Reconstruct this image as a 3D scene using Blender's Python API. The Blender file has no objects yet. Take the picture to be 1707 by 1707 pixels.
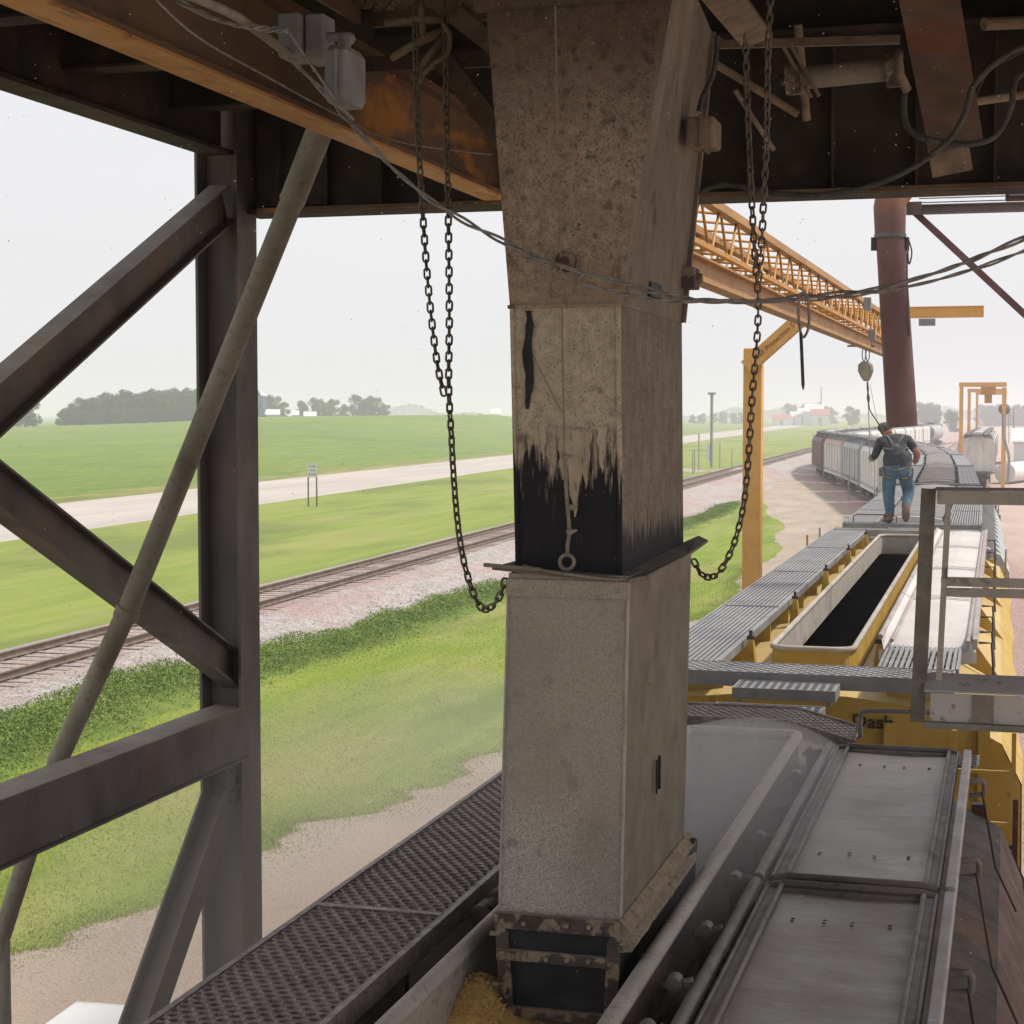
import bpy, math, random
import numpy as np
from mathutils import Vector, Matrix
random.seed(7)
S = bpy.context.scene
C = S.collection
R = math.radians
# ------------------------------------------------------------------ camera
F, CX, CY, HZ, VX, CZ = 2900., 853.5, 853.5, 690., 1682., 6.4
PIT = math.atan((CY-HZ)/F); YAW = math.atan((VX-CX)/math.hypot(F, CY-HZ))
cam = bpy.data.cameras.new("camera"); cam_o = bpy.data.objects.new("camera", cam); C.objects.link(cam_o)
cam_o.location = (0, 0, CZ); cam_o.rotation_euler = (math.pi/2-PIT, 0, YAW)
cam.sensor_width = 36; cam.lens = F/1707*36; cam.clip_start = .1; cam.clip_end = 20000
S.camera = cam_o
S.render.resolution_x = S.render.resolution_y = 1024
# ------------------------------------------------------------------ world, sun, exposure
SUN_EL, SUN_AZ = R(56), R(62)          # azimuth measured from +Y (down the track) towards +X
W = bpy.data.worlds.new("World"); S.world = W; W.use_nodes = True
nt = W.node_tree; bg = nt.nodes["Background"]
sky = nt.nodes.new("ShaderNodeTexSky"); sky.sky_type = 'NISHITA'; sky.sun_disc = False
sky.sun_elevation = SUN_EL; sky.sun_rotation = SUN_AZ; sky.dust_density = 6; sky.air_density = 1.5
mul = nt.nodes.new("ShaderNodeMix"); mul.data_type = 'RGBA'; mul.inputs[0].default_value = .86
sc = nt.nodes.new("ShaderNodeMix"); sc.data_type = 'RGBA'; sc.blend_type = 'MULTIPLY'; sc.inputs[0].default_value = 1
sc.inputs[7].default_value = (.1, .1, .1, 1); nt.links.new(sky.outputs[0], sc.inputs[6])
nt.links.new(sc.outputs[2], mul.inputs[6]); mul.inputs[7].default_value = (.655, .645, .655, 1)   # even overcast veil
wt = nt.nodes.new("ShaderNodeTexCoord"); wm = nt.nodes.new("ShaderNodeMapping"); wm.inputs['Scale'].default_value = (1, 1, 4); nt.links.new(wt.outputs['Generated'], wm.inputs[0])
wn = nt.nodes.new("ShaderNodeTexNoise"); wn.inputs['Scale'].default_value = 2.2; wn.inputs['Detail'].default_value = 4; nt.links.new(wm.outputs[0], wn.inputs['Vector'])
wr = nt.nodes.new("ShaderNodeMix"); wr.data_type = 'RGBA'; wr.inputs[6].default_value = (.56, .565, .60, 1); wr.inputs[7].default_value = (.655, .65, .665, 1)
nt.links.new(wn.outputs['Fac'], wr.inputs[0]); nt.links.new(wr.outputs[2], mul.inputs[7])
nt.links.new(mul.outputs[2], bg.inputs[0]); bg.inputs[1].default_value = 1.0
sun = bpy.data.lights.new("sun", 'SUN'); sun.energy = 2.9; sun.angle = R(5); sun.color = (1, .95, .88)
so = bpy.data.objects.new("sun", sun); C.objects.link(so)
sd = Vector((math.sin(SUN_AZ)*math.cos(SUN_EL), math.cos(SUN_AZ)*math.cos(SUN_EL), math.sin(SUN_EL)))
so.rotation_euler = (-sd).to_track_quat('-Z', 'Y').to_euler(); so.location = (10, 5, 40)
S.view_settings.view_transform = 'Standard'; S.view_settings.look = 'None'
S.view_settings.exposure = 0.62; S.view_settings.gamma = 1
S.render.engine = 'CYCLES'
S.cycles.max_bounces = 8; S.cycles.diffuse_bounces = 4; S.cycles.volume_bounces = 1; S.cycles.transparent_max_bounces = 8

# ------------------------------------------------------------------ pixel of the photo -> point in the place
fw = Vector((-math.sin(YAW)*math.cos(PIT), math.cos(YAW)*math.cos(PIT), -math.sin(PIT)))
rt = Vector((math.cos(YAW), math.sin(YAW), 0)); up_ = rt.cross(fw); CAM = Vector((0, 0, CZ))
def ray(x, y): return fw*F + rt*(x-CX) - up_*(y-CY)
def atz(x, y, z): d = ray(x, y); return CAM + d*((z-CZ)/d.z)
def aty(x, y, Y): d = ray(x, y); return CAM + d*(Y/d.y)
def atx(x, y, X): d = ray(x, y); return CAM + d*(X/d.x)
def atd(x, y, D): d = ray(x, y); return CAM + d*(D/math.hypot(d.x, d.y))
def lerp(a, b, t): return a+(b-a)*t
def interp(x, xs, ys): return float(np.interp(x, xs, ys))

# ------------------------------------------------------------------ materials
def noise_node(nt, vec, scale, detail=4, stretch=(1, 1, 1), rough=.55, dist=0):
    mp = nt.nodes.new("ShaderNodeMapping"); mp.inputs['Scale'].default_value = stretch
    nt.links.new(vec, mp.inputs[0])
    n = nt.nodes.new("ShaderNodeTexNoise"); n.inputs['Scale'].default_value = scale
    n.inputs['Detail'].default_value = detail; n.inputs['Roughness'].default_value = rough; n.inputs['Distortion'].default_value = dist
    nt.links.new(mp.outputs[0], n.inputs['Vector']); return n.outputs['Fac']
def maprange(nt, src, lo, hi, a=0., b=1.):
    m = nt.nodes.new("ShaderNodeMapRange"); nt.links.new(src, m.inputs[0])
    m.inputs[1].default_value = lo; m.inputs[2].default_value = hi; m.inputs[3].default_value = a; m.inputs[4].default_value = b
    return m.outputs[0]
def math_(nt, op, a, b):
    m = nt.nodes.new("ShaderNodeMath"); m.operation = op
    for i, v in enumerate((a, b)):
        if isinstance(v, (int, float)): m.inputs[i].default_value = v
        else: nt.links.new(v, m.inputs[i])
    return m.outputs[0]
def mat(name, c1, c2=None, scale=3, stretch=(1, 1, 1), lo=.35, hi=.65, rough=.8, metal=0., bump=0., bscale=40, bstretch=None, layers=(), detail=5, spec=.3, rot=0.):
    """layers: (colour, ('noise',scale,lo,hi,stretch) | ('up',lo,hi,nscale) | ('z',z0,z1,amp,nscale,stretch) | ('x',..)), strength)"""
    m = bpy.data.materials.new(name); m.use_nodes = True; nt = m.node_tree; b = nt.nodes["Principled BSDF"]
    tc = nt.nodes.new("ShaderNodeTexCoord"); vec = tc.outputs['Object']
    if rot:
        mr = nt.nodes.new("ShaderNodeMapping"); mr.inputs['Rotation'].default_value = (0, 0, rot); nt.links.new(vec, mr.inputs[0]); vec = mr.outputs[0]
    c2 = c2 or c1
    mx = nt.nodes.new("ShaderNodeMix"); mx.data_type = 'RGBA'
    mx.inputs[6].default_value = (*c1, 1); mx.inputs[7].default_value = (*c2, 1)
    nt.links.new(maprange(nt, noise_node(nt, vec, scale, detail, stretch), lo, hi), mx.inputs[0]); col = mx.outputs[2]
    sep = None
    for L in layers:
        c, spec_, st = L; k = spec_[0]
        if k == 'noise':
            msk = maprange(nt, noise_node(nt, vec, spec_[1], 5, spec_[4] if len(spec_) > 4 else (1, 1, 1), .78 if spec_[1] > 55 else .55), spec_[2], spec_[3])
        elif k == 'up':
            g = nt.nodes.new("ShaderNodeNewGeometry"); sp = nt.nodes.new("ShaderNodeSeparateXYZ"); nt.links.new(g.outputs['Normal'], sp.inputs[0])
            msk = math_(nt, 'MULTIPLY', maprange(nt, sp.outputs[2], spec_[1], spec_[2]), maprange(nt, noise_node(nt, vec, spec_[3], 5), .3, .6, .45, 1))
        else:
            if sep is None: sep = nt.nodes.new("ShaderNodeSeparateXYZ"); nt.links.new(vec, sep.inputs[0])
            ax = {'x': 0, 'y': 1, 'z': 2}[k]
            nn = noise_node(nt, vec, spec_[4], 5, spec_[5] if len(spec_) > 5 else (1, 1, 1))
            v = math_(nt, 'ADD', sep.outputs[ax], math_(nt, 'MULTIPLY', math_(nt, 'SUBTRACT', nn, .5), spec_[3]))
            msk = maprange(nt, v, spec_[1], spec_[2])
        mm = nt.nodes.new("ShaderNodeMix"); mm.data_type = 'RGBA'; nt.links.new(col, mm.inputs[6]); mm.inputs[7].default_value = (*c, 1)
        nt.links.new(math_(nt, 'MULTIPLY', msk, st), mm.inputs[0]); col = mm.outputs[2]
    nt.links.new(col, b.inputs['Base Color'])
    b.inputs['Metallic'].default_value = metal
    b.inputs['Specular IOR Level'].default_value = spec
    rn = noise_node(nt, vec, scale*2.3, 3)
    nt.links.new(maprange(nt, rn, .3, .7, max(0, rough-.12), min(1, rough+.1)), b.inputs['Roughness'])
    if bump:
        bn = nt.nodes.new("ShaderNodeBump"); bn.inputs['Strength'].default_value = bump; bn.inputs['Distance'].default_value = 1./bscale
        nt.links.new(noise_node(nt, vec, bscale, 6, bstretch or (1, 1, 1), .65), bn.inputs['Height']); nt.links.new(bn.outputs[0], b.inputs['Normal'])
    return m
M = {}
DUST = (.30, .24, .18)
M['steel_dark'] = mat('steel_dark', (.10, .086, .078), (.18, .155, .14), 2.5, (1, 1, .4), rough=.7, bump=.25, bscale=60,
    layers=[((.24, .13, .075), ('noise', 4, .52, .72, (1, 1, .5)), .5), ((.05, .042, .04), ('noise', 1.6, .55, .7), .5), (DUST, ('up', .5, .95, 9), .55), ((.26, .23, .20), ('noise', 45, .62, .72), .35)])
M['steel_black'] = mat('steel_black', (.032, .026, .022), (.068, .052, .043), 2, rough=.85, bump=.2, bscale=40,
    layers=[((.16, .08, .05), ('noise', 3, .52, .72), .5), ((.16, .13, .10), ('noise', 80, .66, .74), .4)])
M['steel_brown'] = mat('steel_brown', (.11, .065, .04), (.20, .125, .07), 3, (1, .3, 1), rough=.75, bump=.2, bscale=50,
    layers=[((.48, .22, .045), ('noise', 1.6, .58, .64, (1, .6, 2)), .8), ((.05, .035, .03), ('noise', 9, .55, .75), .5)])
M['orange'] = mat('orange', (.52, .235, .075), (.66, .33, .12), 4, (1, .25, 1), rough=.6, bump=.15, bscale=60,
    layers=[((.20, .10, .045), ('noise', 14, .55, .68, (2, .35, 1)), .75), ((.4, .28, .18), ('noise', 3, .5, .8), .3)])
M['tan_dust'] = mat('tan_dust', (.20, .15, .105), (.33, .25, .175), 9, rough=.95, bump=.5, bscale=90,
    layers=[((.08, .06, .05), ('noise', 25, .58, .7), .6)])
M['dusty_brown'] = mat('dusty_brown', (.36, .27, .20), (.56, .44, .325), 26, rough=.95, bump=.8, bscale=110,
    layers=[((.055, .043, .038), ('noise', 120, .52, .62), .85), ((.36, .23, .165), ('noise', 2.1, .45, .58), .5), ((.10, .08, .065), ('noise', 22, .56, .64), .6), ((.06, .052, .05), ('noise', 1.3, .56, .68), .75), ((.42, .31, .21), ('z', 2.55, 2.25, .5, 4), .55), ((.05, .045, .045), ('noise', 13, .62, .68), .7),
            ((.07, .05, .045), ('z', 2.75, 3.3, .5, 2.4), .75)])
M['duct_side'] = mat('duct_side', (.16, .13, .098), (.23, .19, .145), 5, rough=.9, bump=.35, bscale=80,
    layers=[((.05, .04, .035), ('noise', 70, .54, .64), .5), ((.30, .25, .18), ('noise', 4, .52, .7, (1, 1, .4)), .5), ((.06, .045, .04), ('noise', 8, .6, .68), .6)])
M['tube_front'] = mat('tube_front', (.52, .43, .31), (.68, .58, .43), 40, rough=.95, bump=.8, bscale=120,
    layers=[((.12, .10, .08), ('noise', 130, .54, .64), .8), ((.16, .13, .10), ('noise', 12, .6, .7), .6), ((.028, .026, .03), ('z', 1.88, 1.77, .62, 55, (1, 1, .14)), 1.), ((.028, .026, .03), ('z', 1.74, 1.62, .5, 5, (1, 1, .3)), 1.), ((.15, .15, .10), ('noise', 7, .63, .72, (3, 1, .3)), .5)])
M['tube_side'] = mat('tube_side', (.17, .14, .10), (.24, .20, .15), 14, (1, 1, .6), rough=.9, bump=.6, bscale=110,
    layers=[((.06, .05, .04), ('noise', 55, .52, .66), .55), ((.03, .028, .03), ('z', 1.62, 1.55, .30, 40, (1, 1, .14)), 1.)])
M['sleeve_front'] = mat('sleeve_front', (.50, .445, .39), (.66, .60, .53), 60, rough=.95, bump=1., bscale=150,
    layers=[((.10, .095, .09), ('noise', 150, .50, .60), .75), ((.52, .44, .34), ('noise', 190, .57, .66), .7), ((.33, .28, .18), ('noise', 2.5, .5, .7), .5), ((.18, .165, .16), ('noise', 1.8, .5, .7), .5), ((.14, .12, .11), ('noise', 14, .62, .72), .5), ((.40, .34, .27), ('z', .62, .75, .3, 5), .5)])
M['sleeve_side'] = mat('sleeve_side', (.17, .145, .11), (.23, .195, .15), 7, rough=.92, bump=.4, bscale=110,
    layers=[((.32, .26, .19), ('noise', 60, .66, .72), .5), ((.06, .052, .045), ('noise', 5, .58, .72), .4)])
M['rubber'] = mat('rubber', (.02, .02, .022), (.036, .036, .039), 7, rough=.65, layers=[((.35, .27, .19), ('noise', 70, .66, .72), .7)], bump=.2, bscale=60)
M['frame_dusty'] = mat('frame_dusty', (.075, .058, .05), (.12, .09, .075), 12, rough=.9, bump=.6, bscale=90,
    layers=[((.36, .28, .20), ('noise', 16, .5, .58), .85), (DUST, ('up', .3, .8, 20), .9)])
M['dust_cake'] = mat('dust_cake', (.30, .225, .15), (.42, .33, .235), 18, rough=1, bump=1., bscale=70, layers=[((.12, .09, .07), ('noise', 40, .58, .66), .7)])
M['pipe'] = mat('pipe', (.20, .175, .135), (.32, .285, .23), 4, (1, 1, .3), rough=.7, metal=.15, bump=.2, bscale=60, layers=[((.13, .10, .07), ('noise', 30, .55, .7), .5)])
M['chain'] = mat('chain', (.15, .13, .10), (.25, .215, .17), 20, rough=.8, metal=.3, bump=.3, bscale=150, layers=[((.28, .22, .15), ('noise', 30, .58, .68), .6)])
M['cable'] = mat('cable', (.20, .18, .17), (.38, .34, .31), 30, rough=.9, bump=.5, bscale=150)
M['hose'] = mat('hose', (.05, .052, .045), (.10, .10, .085), 20, rough=.8)
M['rope'] = mat('rope', (.30, .235, .18), (.40, .33, .26), 60, rough=1, bump=1., bscale=200)
M['box_grey'] = mat('box_grey', (.19, .185, .19), (.27, .26, .26), 8, rough=.75, bump=.2, bscale=60, layers=[((.30, .25, .20), ('up', .2, .8, 10), .6), ((.33, .29, .24), ('noise', 50, .66, .74), .5)])
M['yellow_beam'] = mat('yellow_beam', (.58, .30, .075), (.64, .35, .10), 3, rough=.5, bump=.08, bscale=50, layers=[((.34, .2, .09), ('noise', 9, .62, .74, (1, 1, .3)), .35)])
M['yellow_truss'] = mat('yellow_truss', (.36, .165, .025), (.46, .22, .04), 3, rough=.5, layers=[((.36, .2, .08), ('noise', 5, .58, .7), .4)])
M['rail_beam'] = mat('rail_beam', (.30, .16, .065), (.38, .21, .085), 3, (1, .3, 1), rough=.6, layers=[((.25, .13, .07), ('noise', 6, .55, .7), .5)])
M['letter_rust'] = mat('letter_rust', (.22, .09, .04))
M['red_pipe'] = mat('red_pipe', (.105, .05, .05), (.15, .08, .075), 3, (1, 1, .35), rough=.6, bump=.15, bscale=40, layers=[((.28, .12, .05), ('z', 2.1, 2.35, .3, 6), .7), ((.06, .035, .035), ('noise', 5, .6, .75), .6)])
M['guard'] = mat('guard', (.34, .31, .26), (.46, .42, .36), 7, (1, 1, .6), rough=.8, bump=.3, bscale=70,
    layers=[((.05, .042, .035), ('noise', 12, .55, .68), .8), ((.38, .34, .30), ('noise', 30, .62, .72), .5)])
M['guard_dark'] = mat('guard_dark', (.15, .135, .115), (.25, .225, .19), 9, rough=.8, bump=.3, bscale=70, layers=[((.33, .29, .25), ('noise', 14, .56, .68), .6)])
M['toe'] = mat('toe', (.40, .37, .35), (.50, .46, .43), 5, rough=.7, layers=[((.05, .045, .045), ('noise', 22, .6, .7), .7), ((.05, .045, .045), ('noise', 2.4, .6, .64), .6)])
# near covered hopper (grey metal caked with brown dust)
M['near_metal'] = mat('near_metal', (.14, .12, .11), (.22, .19, .175), 4, (1, .4, 1), rough=.6, metal=.25, bump=.2, bscale=70,
    layers=[((.24, .20, .175), ('up', .5, .95, 14), .4), ((.05, .043, .04), ('noise', 14, .56, .68, (1, .5, 1)), .6)])
M['near_lid'] = mat('near_lid', (.34, .30, .285), (.42, .37, .35), 1.6, (1, .8, 1), rough=.5, metal=.1, bump=.10, bscale=7,
    layers=[((.25, .215, .20), ('y', 4.5, 3.9, 1.0, 2.0), .6), ((.24, .205, .19), ('noise', 9, .5, .68, (.5, 2, 1)), .4), ((.42, .38, .35), ('noise', 9, .60, .66, (.7, 5, 1)), .6), ((.10, .085, .08), ('noise', 60, .66, .74), .6), ((.34, .30, .28), ('noise', 2.2, .56, .74, (1, .6, 1)), .4)])
M['near_dark'] = mat('near_dark', (.055, .044, .04), (.095, .075, .068), 5, rough=.8, bump=.3, bscale=60, layers=[((.20, .15, .125), ('up', .93, .99, 30), .4), ((.20, .10, .06), ('noise', 3, .48, .66), .55), ((.28, .23, .2), ('noise', 60, .62, .7), .4)])
M['near_grate'] = mat('near_grate', (.20, .16, .15), (.30, .245, .225), 9, rough=.5, metal=.35, bump=.3, bscale=90, layers=[((.48, .42, .38), ('noise', 55, .52, .66), .6)])
M['near_roof'] = mat('near_roof', (.24, .20, .185), (.33, .28, .255), 3, rough=.85, bump=.3, bscale=50, layers=[((.36, .30, .25), ('noise', 150, .58, .66), .6)])
M['near_rim'] = mat('near_rim', (.40, .35, .31), (.54, .47, .42), 6, (1, .4, 1), rough=.85, bump=.5, bscale=90, layers=[((.22, .18, .15), ('noise', 35, .55, .65), .5)])
M['near_side'] = mat('near_side', (.07, .034, .026), (.11, .055, .04), 2.5, rough=.65, bump=.2, bscale=30, layers=[((.36, .15, .06), ('noise', 3, .58, .7), .6), ])
# yellow car
M['yel'] = mat('yellow_paint', (.37, .235, .04), (.45, .30, .07), 2, rough=.55, bump=.05, bscale=30, layers=[((.42, .34, .21), ('up', .6, .95, 6), .5), ((.20, .12, .06), ('noise', 7, .6, .72), .6), ((.40, .2, .07), ('noise', 3, .62, .72), .4)])
M['yel_rim'] = mat('yellow_rim', (.28, .25, .215), (.37, .33, .285), 4, rough=.7, layers=[((.26, .15, .09), ('noise', 10, .56, .68, (1, .4, 1)), .6)])
M['galv'] = mat('galvanised', (.20, .20, .205), (.28, .275, .275), 4, (1, .5, 1), rough=.5, metal=.4, layers=[((.22, .2, .2), ('noise', 9, .55, .7), .5)])
M['galv_dark'] = mat('galvanised_dark', (.09, .088, .09), (.145, .14, .142), 4, rough=.6, metal=.3)
M['lid_white'] = mat('lid_white', (.40, .375, .36), (.49, .46, .44), 1.4, (1, .6, 1), rough=.55, bump=.06, bscale=20, layers=[((.40, .36, .33), ('noise', 5, .56, .7, (3, .5, 1)), .45)])
M['lid_edge'] = mat('lid_edge', (.24, .20, .195), (.34, .29, .28), 6, (1, .4, 1), rough=.65, layers=[((.12, .1, .1), ('noise', 10, .58, .68, (1, .3, 1)), .5)])
M['grey_car'] = mat('grey_car', (.30, .31, .31), (.38, .38, .375), 1.5, (1, 1, .3), rough=.6, layers=[((.25, .22, .2), ('noise', 6, .58, .72, (1, 1, .3)), .45)])
M['white_car'] = mat('white_car', (.55, .54, .50), (.66, .65, .61), 1.5, (1, 1, .25), rough=.65, layers=[((.30, .24, .19), ('noise', 3, .56, .7, (1, 1, .25)), .55)])
M['brown_car'] = mat('brown_car', (.14, .075, .065), (.20, .11, .09), 1.5, (1, 1, .3), rough=.7, layers=[((.30, .17, .10), ('noise', 3, .6, .72), .4)])
M['orange_grey_car'] = mat('orange_grey_car', (.48, .45, .41), (.60, .57, .52), 1.5, (1, 1, .3), rough=.7, layers=[((.45, .19, .08), ('z', 3.55, 3.95, .5, 2), .75)])
M['tank_black'] = mat('tank_black', (.03, .032, .038), (.05, .052, .06), 2, rough=.5)
M['tank_grey'] = mat('tank_grey', (.30, .29, .28), (.40, .39, .37), 2, rough=.55)
M['under'] = mat('underframe', (.045, .038, .033), (.085, .07, .058), 3, rough=.85)
M['shade_in'] = mat('interior_shade', (.012, .012, .013), (.02, .02, .02), 3, rough=.9)  # near-black paints in the shade inside the open car
# setting
def ang(dx): return math.atan(dx)
M['lawn'] = mat('lawn', (.155, .225, .03), (.235, .29, .045), .9, (3.0, .25, 1), .3, .7, rough=.95, bump=.9, bscale=14, rot=0., spec=.1,
    layers=[((.33, .30, .12), ('noise', .35, .46, .66, (1, .35, 1)), .7), ((.06, .105, .022), ('noise', 11, .5, .72), .7), ((.30, .29, .10), ('noise', 25, .56, .7), .6), ((.075, .125, .025), ('noise', .18, .52, .66, (2.2, .5, 1)), .5)])
M['lawn_far'] = mat('lawn_far', (.16, .215, .035), (.23, .27, .06), .5, (3.0, .2, 1), .3, .7, rough=.95, bump=.5, bscale=10, spec=.1,
    layers=[((.28, .26, .10), ('noise', .22, .48, .68, (1.6, .22, 1)), .55), ((.07, .11, .025), ('noise', .12, .5, .62, (1, .4, 1)), .5), ((.26, .24, .10), ('noise', 3, .55, .7, (1, .6, 1)), .4)])
M['verge'] = mat('verge', (.11, .15, .03), (.26, .24, .08), .6, (1.5, .3, 1), rough=.95, bump=.6, bscale=8, spec=.1, layers=[((.34, .28, .17), ('noise', .9, .56, .7), .5)])
M['weedbed'] = mat('weedbed', (.12, .18, .035), (.18, .23, .055), 2.5, rough=.95, bump=1, bscale=10, spec=.1)
M['field'] = mat('field', (.155, .235, .03), (.205, .28, .04), .035, (1, 1, 1), .35, .65, rough=.95, bump=.8, bscale=3.0, bstretch=(3, .6, 1), spec=.1,
    layers=[((.24, .28, .05), ('noise', .06, .55, .72, (1, .35, 1)), .5), ((.055, .12, .022), ('noise', 1.6, .48, .66, (3, .5, 1)), .7), ((.24, .30, .07), ('noise', .7, .52, .7, (2, .4, 1)), .5), ((.06, .12, .02), ('noise', .9, .48, .6, (1.2, .07, 1)), .4)])
M['road'] = mat('road', (.36, .32, .285), (.43, .385, .34), .4, (1, .1, 1), rough=.9, bump=.1, bscale=20, layers=[((.30, .26, .23), ('noise', 1.2, .55, .7, (1, .04, 1)), .5), ((.27, .24, .21), ('noise', 8, .6, .7), .3)])
M['dirt'] = mat('dirt', (.33, .265, .21), (.43, .36, .295), .6, (1, .3, 1), rough=1, bump=1., bscale=16, spec=.1,
    layers=[((.23, .17, .13), ('noise', 9, .52, .7), .55), ((.50, .44, .38), ('noise', 28, .58, .68), .6), ((.36, .23, .17), ('noise', .3, .52, .7, (1, .3, 1)), .5), ((.16, .18, .06), ('noise', 1.1, .62, .72), .35)])
M['dirt_pink'] = mat('dirt_pink', (.42, .315, .265), (.50, .39, .335), .5, (1, .3, 1), rough=1, bump=1., bscale=12, spec=.1,
    layers=[((.30, .19, .165), ('noise', 10, .5, .68), .6), ((.60, .52, .47), ('noise', 26, .58, .68), .55)])
M['ballast'] = mat('ballast', (.33, .29, .28), (.46, .42, .40), 3, rough=1, bump=1., bscale=14, spec=.1,
    layers=[((.14, .11, .105), ('noise', 14, .5, .6), .7), ((.62, .60, .58), ('noise', 17, .58, .66), .8), ((.36, .19, .16), ('noise', .55, .5, .7, (1.5, .2, 1)), .5)])
M['ballast_pink'] = mat('ballast_pink', (.40, .275, .25), (.50, .36, .325), 3, rough=1, bump=1., bscale=14, spec=.1,
    layers=[((.14, .10, .10), ('noise', 14, .5, .6), .7), ((.55, .46, .43), ('noise', 19, .6, .68), .6)])
M['rail'] = mat('rail_steel', (.11, .075, .055), (.17, .12, .09), 3, rough=.6, metal=.2, layers=[((.36, .33, .30), ('up', .9, .99, 3), .35)])
M['tie'] = mat('tie', (.25, .185, .155), (.36, .27, .235), 5, rough=.95, bump=.4, bscale=20)
M['leaf'] = mat('leaf', (.055, .085, .030), (.10, .13, .05), .6, rough=.8, spec=.15)
M['leaf_blue'] = mat('leaf_far', (.045, .07, .035), (.07, .10, .05), .4, rough=.85, spec=.1)
M['leaf_weed'] = mat('leaf_weed', (.13, .205, .04), (.21, .28, .075), 1.4, rough=.8, spec=.15)
M['blade'] = mat('blade', (.19, .26, .035), (.32, .35, .09), 6, rough=.9, spec=.1)
M['bark'] = mat('bark', (.09, .07, .055), (.15, .12, .10), 4, rough=.9)
M['white'] = mat('white_paint', (.60, .60, .60), (.66, .66, .65), 1, rough=.35, spec=.5)
M['sign_white'] = mat('sign_white', (.62, .64, .64), rough=.5)
M['galv_post'] = mat('galv_post', (.28, .27, .26), (.34, .33, .32), 3, rough=.7)
M['blue'] = mat('silo_blue', (.03, .085, .18), (.045, .11, .22), 1, rough=.5)
M['roof_red'] = mat('roof_red', (.35, .10, .08), rough=.7)
M['concrete'] = mat('concrete', (.48, .46, .43), (.56, .54, .51), 2, rough=.9)
M['glass'] = mat('dark_glass', (.03, .035, .04), rough=.1, spec=.5)
M['tyre'] = mat('tyre', (.03, .03, .03), rough=.85)
M['corn'] = mat('corn', (.90, .52, .16), (.98, .74, .32), 120, rough=.6, lo=.4, hi=.6, bump=.6, bscale=90, layers=[((.40, .16, .03), ('noise', 140, .58, .66), .55)])
M['speck'] = mat('speck', (.62, .55, .46), rough=1)
M['skin'] = mat('skin', (.27, .13, .09), (.36, .18, .13), 6, rough=.6)
M['shirt'] = mat('shirt', (.04, .044, .054), (.075, .08, .092), 9, rough=.95, bump=.6, bscale=14)
M['jeans'] = mat('jeans', (.06, .11, .165), (.12, .195, .26), 7, (1, 1, .4), rough=.95, bump=.6, bscale=12)
M['boot'] = mat('boot', (.13, .085, .07), (.17, .12, .10), 10, rough=.8)
M['strap'] = mat('strap', (.10, .10, .095), (.20, .19, .17), 25, rough=.9)
M['cap'] = mat('cap', (.075, .06, .055), (.11, .09, .08), 10, rough=.9)
M['letter_black'] = mat('letter_black', (.03, .028, .02))

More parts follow.
